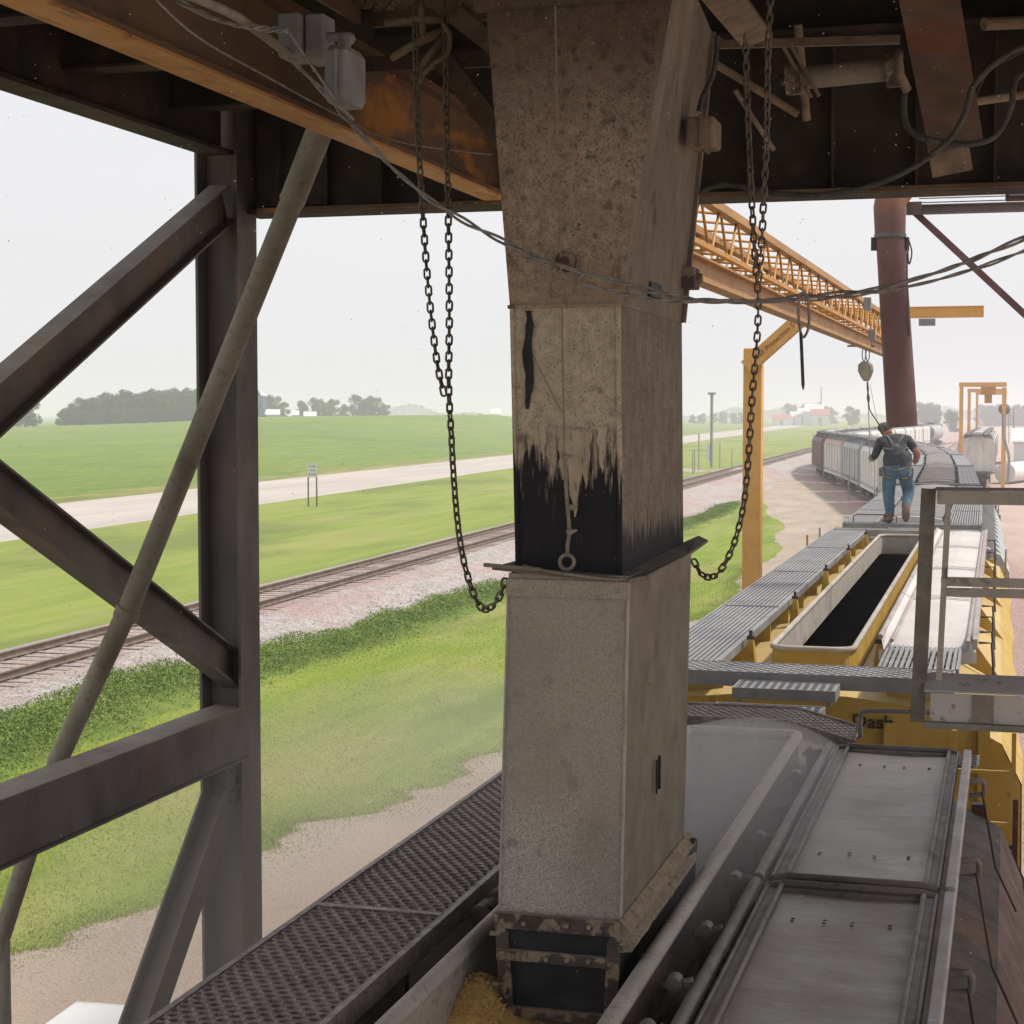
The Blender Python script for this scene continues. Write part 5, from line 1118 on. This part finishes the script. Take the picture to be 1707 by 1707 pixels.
while Y < Y1-.7:
    for s in (-1,1):
        mb = MB(); mb.tube([(TX(Y)-.25+s*.25,Y,7.72+dz_(Y)),(TX(Y+.35)-.25+s*.25,Y+.35,8.08+dz_(Y)),(TX(Y+.7)-.25+s*.25,Y+.7,7.72+dz_(Y))], .013, 5, cap=False); mb.build('web_lacing', 'yellow_truss', tr)
    mb = MB(); mb.tube([(TX(Y)-.50,Y,7.72+dz_(Y)),(TX(Y)-.0,Y+.7,7.72+dz_(Y))], .013, 5); mb.tube([(TX(Y)-.50,Y+.35,8.09+dz_(Y)),(TX(Y)-.0,Y+1.05,8.09+dz_(Y))], .013, 5); mb.bar((TX(Y)-.50,Y,7.70+dz_(Y)),(TX(Y)-.0,Y,7.70+dz_(Y)),.02)
    mb.build('cross_lacing', 'yellow_truss', tr); Y += .9; k += 1
# self-retracting lifeline
sr = thing('lifeline_reel', aty(1443,620,29.2), 'grey self-retracting lifeline reel hanging from the brown rail above the worker', 'lifeline reel')
c = aty(1443,618,29.2)
out = [(-.12,.10),(-.06,.155),(.05,.155),(.11,.10),(.125,.0),(.09,-.10),(.05,-.17),(-.03,-.17),(-.08,-.10),(-.125,-.0)]
mb = MB(); mb.loft([[(c.x+a*.8,29.14,c.z+b*.85) for a,b in out],[(c.x+a,29.17,c.z+b) for a,b in out],[(c.x+a,29.27,c.z+b) for a,b in out],[(c.x+a*.8,29.3,c.z+b*.85) for a,b in out]]); mb.build('housing', 'pipe', sr, bevel=.008)
for s in (-1,1):
    mb = MB(); P = [Vector((c.x+s*.03+math.cos(a)*.028,29.2,c.z+.27+math.sin(a)*.11)) for a in np.linspace(0,6.283,17)]; mb.tube(P, .009, 6, cap=False); mb.build('shackle', 'galv_dark', sr)
mb = MB(); mb.tube([(c.x-.3,29.2,c.z+.41),(c.x+.14,29.2,c.z+.40)], .018, 6); mb.box(c.x-.1,c.x+.1,29.1,29.3,c.z+.385,c.z+.5); mb.build('trolley', 'galv_dark', sr)
mb = MB(); P = smoothpath([aty(x,y,29.2) for x,y in ((1446,636),(1447,660),(1448,690),(1449,715),(1450,740),(1450,772))],3); mb.tube(P, .007, 5); mb.build('tag_line', 'rope', sr)
mb = MB(); P = smoothpath([aty(x,y,29.15) for x,y in ((1446,636),(1447,655),(1449,680),(1455,692),(1468,712),(1472,724),(1479,742))],3); mb.tube(P, [.016,.016,.02,.014,.03,.012,.012,.011,.011,.011,.011,.013,.018,.02,.02,.02,.02,.02,.02][:len(P)] if len(P) <= 19 else .014, 6); mb.build('lifeline', 'hose', sr)
mb = MB(); mb.tube([aty(1450,640,29.2),aty(1462,700,29.2)], .004, 4); mb.build('thin_line', 'cable', sr)
hk = thing('trolley_block', aty(1454,545,25), 'small grey block clipped on the truss left of the dark red pipe', 'block')
mb = MB(); p = aty(1454,556,25); mb.box(p.x-.05,p.x+.05,24.9,25,p.z-.1,p.z+.06); mb.build('body', 'box_grey', hk, bevel=.01)
mb = MB(); p = aty(1448,508,25); mb.box(p.x-.06,p.x+.04,24.9,25,p.z-.08,p.z+.1); mb.build('upper_box', 'box_grey', hk, bevel=.01)

# far gantries
def far_gantry(px0, px1, ytop, Y, label, hoist=False):
    a = aty(px0, ytop, Y); b = aty(px1, ytop+14 if hoist else ytop+6, Y); t = thing('far_gantry', (a.x, Y, 0), label, 'gantry', 'yellow goalpost gantries over the yard track')
    mb = MB(); mb.box(a.x-.16,a.x+.16,Y-.2,Y+.2,0,a.z); mb.build('leg', 'yellow_beam', t)
    mb = MB(); mb.box(b.x-.16,b.x+.16,Y-.2,Y+.2,0,a.z-.3); mb.build('leg', 'yellow_beam', t)
    mb = MB(); mb.box(a.x-.2,b.x+.2,Y-.22,Y+.22,a.z-.25,a.z+.12); mb.build('beam', 'yellow_beam', t)
    return t, a, b
t_, a, b = far_gantry(1603, 1674, 640, 150, 'nearest and tallest of the three far yellow goalpost gantries')
mb = MB(); m_ = (a.x+b.x)/2+.45; mb.box(m_-.6,m_+.6,149.4,150.6,a.z-.9,a.z-.25); mb.box(m_-.3,m_+.3,149.6,150.4,a.z-1.6,a.z-.9); mb.build('hoist', 'yellow_truss', t_)
far_gantry(1616, 1675, 650, 190, 'middle one of the three far yellow goalpost gantries')
far_gantry(1629, 1676, 655, 235, 'hindmost and smallest of the three far yellow goalpost gantries')
#NEXT3
# ------------------------------------------------------------------ roadside things
def sign(px, y0, y1, D, w, lines, label):
    b = atd(px, y1, D); zb = h(b.x, b.y); top_ = atd(px, y0, D).z
    t = thing('road_sign', (b.x, b.y, zb), label, 'sign'); rz = math.atan2(-b.x, b.y)
    t.rotation_euler = (0,0,rz); ORG[t.name] = Vector((0,0,0)); hh = top_-zb
    for s in (-1,1):
        mb = MB(); mb.bar((s*w*.42,.06,-.2),(s*w*.42,.06,hh),.09); mb.build('post', 'steel_dark', t, local=True)
    mb = MB(); mb.box(-w/2,w/2,-.01,.0,hh-.85,hh); pn = mb.build('panel', 'sign_white', t, local=True)
    for i in range(3):
        mb = MB()
        for a_, b_ in (((-.36,-.1),(-.04,.34)),((-.2,.02),(.08,.24)),((-.38,-.18),(-.12,.1),(.16,.38)))[i]: mb.box(w*a_,w*b_,-.016,-.0125,hh-.24-i*.24,hh-.16-i*.24)
        mb.build('sign_marks', 'galv_post', pn, local=True)
    for i, ln in enumerate([]):
        text_mesh('sign_lettering', ln, .30, 'galv_post', t, (-w*.42, -.018, hh-.38-i*.38), Matrix.Rotation(R(90), 4, 'X'), .002)
sign(520, 772, 838, 112, 1.0, ['WALK', 'ING', 'TRAIL'], 'small white roadside sign on two thin posts beside the highway') if False else None
D_ = 106; b = atd(519, 838, D_)
sign(521, 772, 838, D_, .6, ['', '', ''], 'small white roadside sign on two thin posts beside the highway')
for i, (px, yt, D, r_, lab) in enumerate([(1186,658,190,.16,'tall grey pole with a flat cap, tallest of the posts beyond the rails'),(1165,722,180,.07,'thin dark post left of the tall grey pole'),(1200,738,185,.06,'thin post just right of the tall grey pole'),(1220,748,185,.06,'short post farthest right of the tall grey pole'),(1155,752,170,.06,'short pale post at the right edge of the spout'),(1158,748,172,.05,'short thin post beside the pale one near the spout')]):
    p = atd(px, 760, D); zt_ = atd(px, yt, D).z; zb_ = h(p.x, p.y); t = thing('post', (p.x, p.y, zb_), lab, 'post')
    mb = MB(); mb.tube([(p.x,p.y,zb_-.2),(p.x,p.y,zt_)], r_, 8); mb.build('shaft', 'galv_post', t)
    if i == 0: mb = MB(); mb.tube([(p.x,p.y,zt_),(p.x,p.y,zt_+.25)], .45, 10); mb.build('cap', 'galv_post', t); mb = MB(); mb.box(p.x-.5,p.x-.17,p.y-.2,p.y+.2,zb_+.8,zb_+2.6); mb.build('box', 'sign_white', t)
# farm silo and sheds
p = atd(434, 690, 520); t = thing('silo', (p.x,p.y,3.5), 'tall blue farm silo with white cap behind the crop field', 'silo')
zt_ = atd(434,657,520).z
mb = MB(); mb.tube([(p.x,p.y,0),(p.x,p.y,zt_-.6)], 1.75, 20); mb.build('shell', 'blue', t)
mb = MB(); mb.tube([(p.x,p.y,zt_-.6),(p.x,p.y,zt_),(p.x,p.y,zt_+.8)], [1.8,1.8,.3], 20); mb.build('cap', 'white', t)
def shed(px0, px1, ytop, yb, D, label, wallm='sign_white', roofm='white', zb=None, name='shed', dep=14, grp=None):
    a = atd(px0, yb, D); b = atd(px1, yb, D); zt_ = atd(px0, ytop, D).z; zb = a.z-2 if zb is None else zb
    ex = (b-a).normalized(); ex.z = 0; ex.normalize(); ey = Vector((-ex.y, ex.x, 0)); wd = (b-a).length; m = (a+b)/2
    t = thing(name, (m.x,m.y,zb), label, 'shed', grp); eh = lerp(zb, zt_, .68)
    def q(u, v, z): p = a+ex*u+ey*v; return (p.x,p.y,z)
    mb = MB(); mb.add([q(0,0,zb),q(wd,0,zb),q(wd,dep,zb),q(0,dep,zb),q(0,0,eh),q(wd,0,eh),q(wd,dep,eh),q(0,dep,eh),q(0,dep/2,zt_-.1),q(wd,dep/2,zt_-.1)], [(0,1,5,4),(2,3,7,6),(1,2,6,9,5),(3,0,4,8,7)]); w = mb.build('wall', wallm, t)
    mb = MB(); mb.add([q(-.4,-.5,eh-.15),q(wd+.4,-.5,eh-.15),q(wd+.4,dep/2,zt_),q(-.4,dep/2,zt_),q(wd+.4,dep+.5,eh-.15),q(-.4,dep+.5,eh-.15)], [(0,1,2,3),(3,2,4,5)]); mb.build('roof', roofm, t)
    mb = MB(); mb.add([q(wd*.4,-.06,zb),q(wd*.6,-.06,zb),q(wd*.6,-.06,lerp(zb,eh,.8)),q(wd*.4,-.06,lerp(zb,eh,.8))], [(0,1,2,3)]); mb.build('door', 'galv_post', w)
    return t
shed(444, 465, 682, 697, 515, 'low shed with pale roof right of the blue silo', zb=3.2)
shed(508, 526, 686, 696, 560, 'small white shed half hidden by the farmyard trees', zb=3.0)
shed(486, 497, 684, 696, 570, 'narrow pale shed between two farmyard trees', zb=3.0)
shed(818, 835, 681, 693, 1000, 'tiny white shed on the skyline just left of the spout', zb=0)
for i, (x0, x1, yt, lab, rm) in enumerate([(1318,1330,686,'low white shed at the left of the distant farm','white'),(1330,1345,680,'second white shed of the distant farm, a bit taller','white'),(1342,1372,673,'tallest white building of the distant farm','white'),(1352,1382,682,'white building with a red roof at the right of the distant farm','roof_red'),(1288,1318,691,'long low red roofed shed left of the distant farm','roof_red')]):
    shed(x0, x1, yt, 699, 880+i*-8, lab, zb=0, roofm=rm, grp='distant white farm buildings', name='farm_building')
p = atd(1369, 645, 870); one(MB().tube([(p.x,p.y,0),(p.x,p.y,p.z)], .35, 5), 'mast', 'galv_post', 'thin mast rising behind the distant farm', 'mast')
# white pickup parked below the tower
pk = thing('pickup_truck', (-6.18, 10.85, 0), 'white pickup cab roof parked on the dirt below the walkway', 'pickup truck', rz=.06, local=True)
mb = MB(); mb.loft([[(-.62,-.9,1.86),(.62,-.9,1.86),(.62,.95,1.86),(-.62,.95,1.86)],[(-.66,-.98,1.84),(.66,-.98,1.84),(.66,1.05,1.84),(-.66,1.05,1.84)],[(-.78,-1.15,1.74),(.78,-1.15,1.74),(.78,1.25,1.74),(-.78,1.25,1.74)],[(-.93,-1.35,1.2),(.93,-1.35,1.2),(.93,1.8,1.2),(-.93,1.8,1.2)]], smooth=True); mb.build('cab', 'white', pk, local=True, bevel=.03)
mb = MB(); mb.loft([[(-.96,-3.3,.45),(.96,-3.3,.45),(.96,3.0,.45),(-.96,3.0,.45)],[(-.98,-3.35,.8),(.98,-3.35,.8),(.98,3.1,.8),(-.98,3.1,.8)],[(-.93,-3.3,1.2),(.93,-3.3,1.2),(.93,2.9,1.13),(-.93,2.9,1.13)]]); mb.build('body', 'white', pk, local=True, bevel=.04)
for s in (-1,1):
    for v in (-2.2,2.05):
        mb = MB(); mb.tube([(s*.75,v,.38),(s*.99,v,.38)], .38, 20); w = mb.build('wheel', 'tyre', pk, local=True); mb = MB(); mb.tube([(s*.99,v,.38),(s*1.0,v,.38)], .22, 16); mb.build('rim', 'galv', w, local=True)
    mb = MB(); mb.add([(s*.935,-1.0,1.27),(s*.935,1.3,1.27),(s*.82,.95,1.66),(s*.82,-.9,1.66)], [(0,1,2,3)]); mb.build('side_window', 'glass', pk, local=True)
mb = MB(); mb.add([(-.8,1.78,1.25),(.8,1.78,1.25),(.68,1.32,1.7),(-.68,1.32,1.7)], [(0,1,2,3)]); mb.build('windscreen', 'glass', pk, local=True)
# right-hand yard clutter
p = atz(1690, 735, .0); 
def atg(x, y): return atz(x, y, 0.02)
a = aty(1680,733,170); one(MB().tube([(a.x-.2,165,1.0),(a.x+3.2,178,1.0)], .95, 18), 'white_tank', 'white', 'white cylindrical tank lying on the ground by the far gantries', 'tank')
a = atz(1668,760,.4); one(MB().loft([[(a.x,a.y,0),(a.x+5,a.y+14,0),(a.x+5,a.y+16,0),(a.x,a.y+1.5,0)],[(a.x,a.y,.5),(a.x+5,a.y+14,1.3),(a.x+5,a.y+16,1.3),(a.x,a.y+1.5,.5)]]), 'concrete_barrier', 'concrete', 'sloping concrete kerb wall at the right edge beyond the grey car', 'barrier')
lt = thing('ladder_tower', atz(1685,740,0), 'thin dark ladder tower right of the far gantries', 'ladder tower'); b = lt.location
for dx in (-.5,.5,1.1):
    mb = MB(); mb.bar((b.x+dx,b.y,0),(b.x+dx+(.9 if dx > 1 else 0),b.y,7.6 if dx < 1 else .0+.1) if dx < 1 else (b.x+.3,b.y,6),.13); mb.build('rail', 'steel_dark', lt)
for z in np.arange(.6,7.5,.6):
    mb = MB(); mb.bar((b.x-.5,b.y,z),(b.x+.5,b.y,z),.07); mb.build('rung', 'steel_dark', lt)
a = aty(1673,655,148); hs = [aty(1672,690,120),aty(1674,730,118),aty(1680,770,116),aty(1679,800,114)]
one(MB().tube(smoothpath([aty(1672,688,100),aty(1674,730,100),aty(1682,762,100),aty(1680,805,100)],5), .09, 6), 'hanging_hose', 'galv_post', 'long grey hose hanging by the right leg of the far gantry', 'hose')
a = aty(1675,640,152); one(MB().sphere((a.x,152,atd(1672,682,155).z), .5, 10, 6), 'gantry_lamp', 'steel_dark', 'small dark lamp housing on the right leg of the far gantry', 'lamp')
sh = shed(1690, 1760, 715, 742, 230, 'long low white shed at the far right edge', zb=0, name='yard_shed')
p = atz(1414,832,0); one(MB().bar((p.x,p.y,0),(p.x,p.y,1.6),.09), 'marker_stake', 'galv_post', 'thin wooden stake standing beside the white hopper car', 'stake')
# ------------------------------------------------------------------ the worker
wk_ = aty(1497, 874, 29.2); wx, wy, wz = wk_.x, 29.2, 4.615
def skinfig(name, joints, edges, m, parent, org, sub=2):
    me = bpy.data.meshes.new(name); me.from_pydata([j[0] for j in joints], edges, []); o = bpy.data.objects.new(name, me); C.objects.link(o)
    sm = o.modifiers.new('s', 'SKIN'); o.modifiers.new('u', 'SUBSURF').levels = sub; o.modifiers['u'].render_levels = sub
    for i, j in enumerate(joints):
        r_ = j[1]; r_ = r_ if isinstance(r_, tuple) else (r_, r_); me.skin_vertices[0].data[i].radius = r_
    me.skin_vertices[0].data[0].use_root = True
    dg = bpy.context.evaluated_depsgraph_get(); me2 = bpy.data.meshes.new_from_object(o.evaluated_get(dg)); bpy.data.objects.remove(o)
    o = bpy.data.objects.new(name, me2); C.objects.link(o); o.parent = parent
    for q in (m if isinstance(m, (list, tuple)) else [m]): me2.materials.append(M[q])
    for p in me2.polygons: p.use_smooth = True
    return o
ps = thing('person', (wx, wy, wz), 'worker in dark shirt, harness and blue jeans bending forward on the grey car', 'person', local=True)
# local: x right, y away, z up; seen from behind, leaning forward and to the left
J = [((.02,.0,.90),(.17,.13)),      # 0 pelvis
     ((.02,.06,1.05),(.18,.15)),    # 1 waist
     ((-.01,.16,1.22),(.19,.15)),   # 2 chest
     ((-.04,.24,1.36),(.17,.12)),   # 3 upper chest
     ((-.11,.30,1.43),(.065,.065)), # 4 neck
     ((-.17,.36,1.50),(.095,.11)),  # 5 head
     ((-.20,.38,1.57),(.08,.09)),   # 6 crown
     ((-.24,.22,1.32),(.085,.085)), # 7 l shoulder
     ((-.31,.18,1.10),(.062,.062)), # 8 l elbow
     ((-.36,.36,1.02),(.045,.045)), # 9 l wrist
     ((-.38,.43,1.05),(.042,.03)),  # 10 l palm
     ((.16,.24,1.36),(.085,.085)),  # 11 r shoulder
     ((.30,.20,1.14),(.06,.06)),    # 12 r elbow
     ((.27,.38,1.0),(.045,.045)),  # 13 r wrist
     ((.25,.46,.99),(.042,.03)),   # 14 r palm
     ((-.09,.0,.84),(.135,.13)),     # 15 l hip
     ((-.10,.03,.46),(.098,.095)),  # 16 l knee
     ((-.07,-.02,.14),(.068,.07)),  # 17 l ankle
     ((-.08,-.04,.055),(.062,.055)),   # 18 l heel
     ((-.09,.17,.05),(.06,.05)),   # 19 l toe
     ((.13,.0,.84),(.135,.13)),      # 20 r hip
     ((.19,.10,.50),(.098,.095)),   # 21 r knee
     ((.16,-.12,.27),(.068,.07)),   # 22 r ankle
     ((.165,-.18,.18),(.06,.06)),   # 23 r heel
     ((.17,-.07,.05),(.06,.045))]    # 24 r toe
E_ = [(0,1),(1,2),(2,3),(3,4),(4,5),(5,6),(3,7),(7,8),(8,9),(9,10),(3,11),(11,12),(12,13),(13,14),(0,15),(15,16),(16,17),(17,18),(18,19),(0,20),(20,21),(21,22),(22,23),(23,24)]
for pb, sx_ in ((10,-1),(14,1)):
    base = Vector(J[pb][0])
    for f_ in range(4):
        o_ = Vector((sx_*(-.03+.02*f_)*.6, .03, .028-.018*f_)); i0 = len(J); J.append((tuple(base+o_), (.0095,.0095))); E_.append((pb, i0))
        J.append((tuple(base+o_+Vector((-sx_*.01,.035-.004*abs(f_-1.5),-.012))), (.009,.009))); E_.append((i0, i0+1))
        J.append((tuple(base+o_+Vector((-sx_*.03,.045,-.03))), (.008,.008))); E_.append((i0+1, i0+2))
    i0 = len(J); J.append((tuple(base+Vector((-sx_*.035,.0,.02))), (.011,.011))); E_.append((pb,i0)); J.append((tuple(base+Vector((-sx_*.05,.03,.025))), (.009,.009))); E_.append((i0,i0+1))
ps.scale = (1.12, 1.1, 1.0); ps.location.x -= .05
body = skinfig('body', J, E_, ['skin','shirt','jeans','boot'], ps, None)
def near_seg(p, ids):
    best = 9
    for a_, b_ in ids:
        A_, B_ = Vector(J[a_][0]), Vector(J[b_][0]); t_ = max(0, min(1, (p-A_).dot(B_-A_)/(B_-A_).length_squared)); best = min(best, (p-(A_+(B_-A_)*t_)).length)
    return best
for p in body.data.polygons:
    c = p.center; k = 0
    if c.z < .16 or near_seg(c, [(22,23),(23,24)]) < .075: k = 3
    elif c.z < .93: k = 2
    elif near_seg(c, [(4,5),(5,6)]) < .10 and c.z > 1.44: k = 0
    elif near_seg(c, [(12,13),(13,14)]) < .09 and c.x > .15: k = 0
    elif near_seg(c, [(8,9),(9,10)]) < .085 and c.y > .22: k = 0
    elif c.z < 1.15 and (near_seg(c, [(9,10),(13,14)]) < .12): k = 0
    else: k = 1
    p.material_index = k
def pp(mb, name, m): return mb.build(name, m, ps, local=True)
mb = MB(); mb.sphere((-.185,.37,1.555), .115, 16, 10, (.95,1.1,.82)); mb.add([(-.26,.46,1.53),(-.13,.48,1.53),(-.14,.58,1.50),(-.27,.56,1.50)], [(0,1,2,3)]); pp(mb, 'cap', 'cap')
mb = MB(); mb.sphere((-.385,.45,1.05), .055, 10, 8, (.8,1.1,1)); pp(mb, 'glove', 'cap')
mb = MB(); mb.loft([[(.02+.19*math.cos(a)*w_, .02+.05+ .17*math.sin(a)*w_ , z) for a in np.linspace(0,6.2832,17)[:-1]] for z, w_ in ((.84,1.02),(.93,1.08),(1.05,1.12),(1.12,1.06))], cap=False, smooth=True); pp(mb, 'shirt_tail', 'shirt')
for pts in ([(-.16,.28,1.42),(-.12,.12,1.40),(-.02,.03,1.22),(.07,-.05,1.0),(.12,-.1,.88)], [(.10,.28,1.44),(.09,.13,1.42),(.0,.04,1.24),(-.10,-.03,1.02),(-.13,-.08,.88)], [(-.19,.06,1.22),(-.02,.01,1.20),(.18,.08,1.22)], [(-.17,-.06,.92),(.02,-.13,.86),(.19,-.06,.92)], [(-.18,-.02,.92),(-.16,-.1,.76),(-.05,-.10,.72)], [(.21,-.02,.92),(.2,-.1,.76),(.1,-.10,.72)]):
    mb = MB(); mb.tube(smoothpath(pts, 5), .02, 6); pp(mb, 'harness_strap', 'strap')
mb = MB(); mb.sphere((-.01,.02,1.24), .06, 10, 6, (1,.5,1)); pp(mb, 'harness_ring', 'strap')
for nm_, cc, sc_ in (('boot',(-.085,.03,.055),(.062,.15,.06)),('boot',(.165,-.15,.16),(.062,.062,.14))):
    mb = MB(); mb.sphere(cc, 1, 14, 10, sc_); pp(mb, nm_, 'boot')
for x_ in (-.21,.23):
    mb = MB(); mb.box(x_-.025,x_+.025,-.05,.05,.76,.90); pp(mb, 'tool_pouch', 'strap')
# ------------------------------------------------------------------ dust in the air and haze
mb = MB(); rg = random.Random(9)
for k in range(420):
    x = rg.uniform(0,1707); y = rg.uniform(0,1707)**1 if k % 3 else rg.uniform(0,420); D = rg.uniform(1.6,5.0)
    p = atd(x, y, D); s_ = rg.uniform(.0006,.0013)*D*.5
    a = Vector((rg.uniform(-1,1),rg.uniform(-1,1),rg.uniform(-1,1)))*s_; b = Vector((rg.uniform(-1,1),rg.uniform(-1,1),rg.uniform(-1,1)))*s_; c = a.cross(b).normalized()*s_ if a.cross(b).length > 0 else Vector((0,0,s_))
    mb.add([p+a,p+b,p+c,p-a*.8-b*.5], [(0,1,2),(0,1,3),(1,2,3),(0,2,3)])
tag(mb.build('dust_flakes', 'speck'), 'pale flakes of grain dust drifting in the air under the roof', 'dust', kind='stuff')
def volume(name, mb, dens, col, aniso=.0, label='', cat=''):
    m = bpy.data.materials.new(name); m.use_nodes = True; nt = m.node_tree; nt.nodes.clear()
    o_ = nt.nodes.new('ShaderNodeOutputMaterial'); v = nt.nodes.new('ShaderNodeVolumePrincipled'); v.inputs['Color'].default_value = (*col, 1); v.inputs['Density'].default_value = dens; v.inputs['Anisotropy'].default_value = aniso
    nt.links.new(v.outputs[0], o_.inputs['Volume']); M[name] = m; o = mb.build(name, name); tag(o, label, cat, kind='stuff'); return o
HAZE = True
if HAZE:
    mb = MB(); mb.box(-10500,10500,-75,6600,-1.2,26); volume('haze', mb, .00085, (.93,.93,.97), .0, 'thin pale haze hanging over the whole plain', 'haze')
def blob(c, r): mb = MB(); mb.sphere(c, 1, 20, 12, r); return mb
volume('dust_cloud', blob((-1.35,8.0,4.2), (.85,2.9,.62)), .6, (.95,.91,.90), 0, 'soft cloud of grain dust rising over the open hatch behind the spout', 'dust')
volume('dust_cloud', blob((-3.3,9.2,3.7), (1.7,3.2,1.2)), .115, (.93,.88,.84), 0, 'thin veil of grain dust drifting over the lawn side of the near car', 'dust')
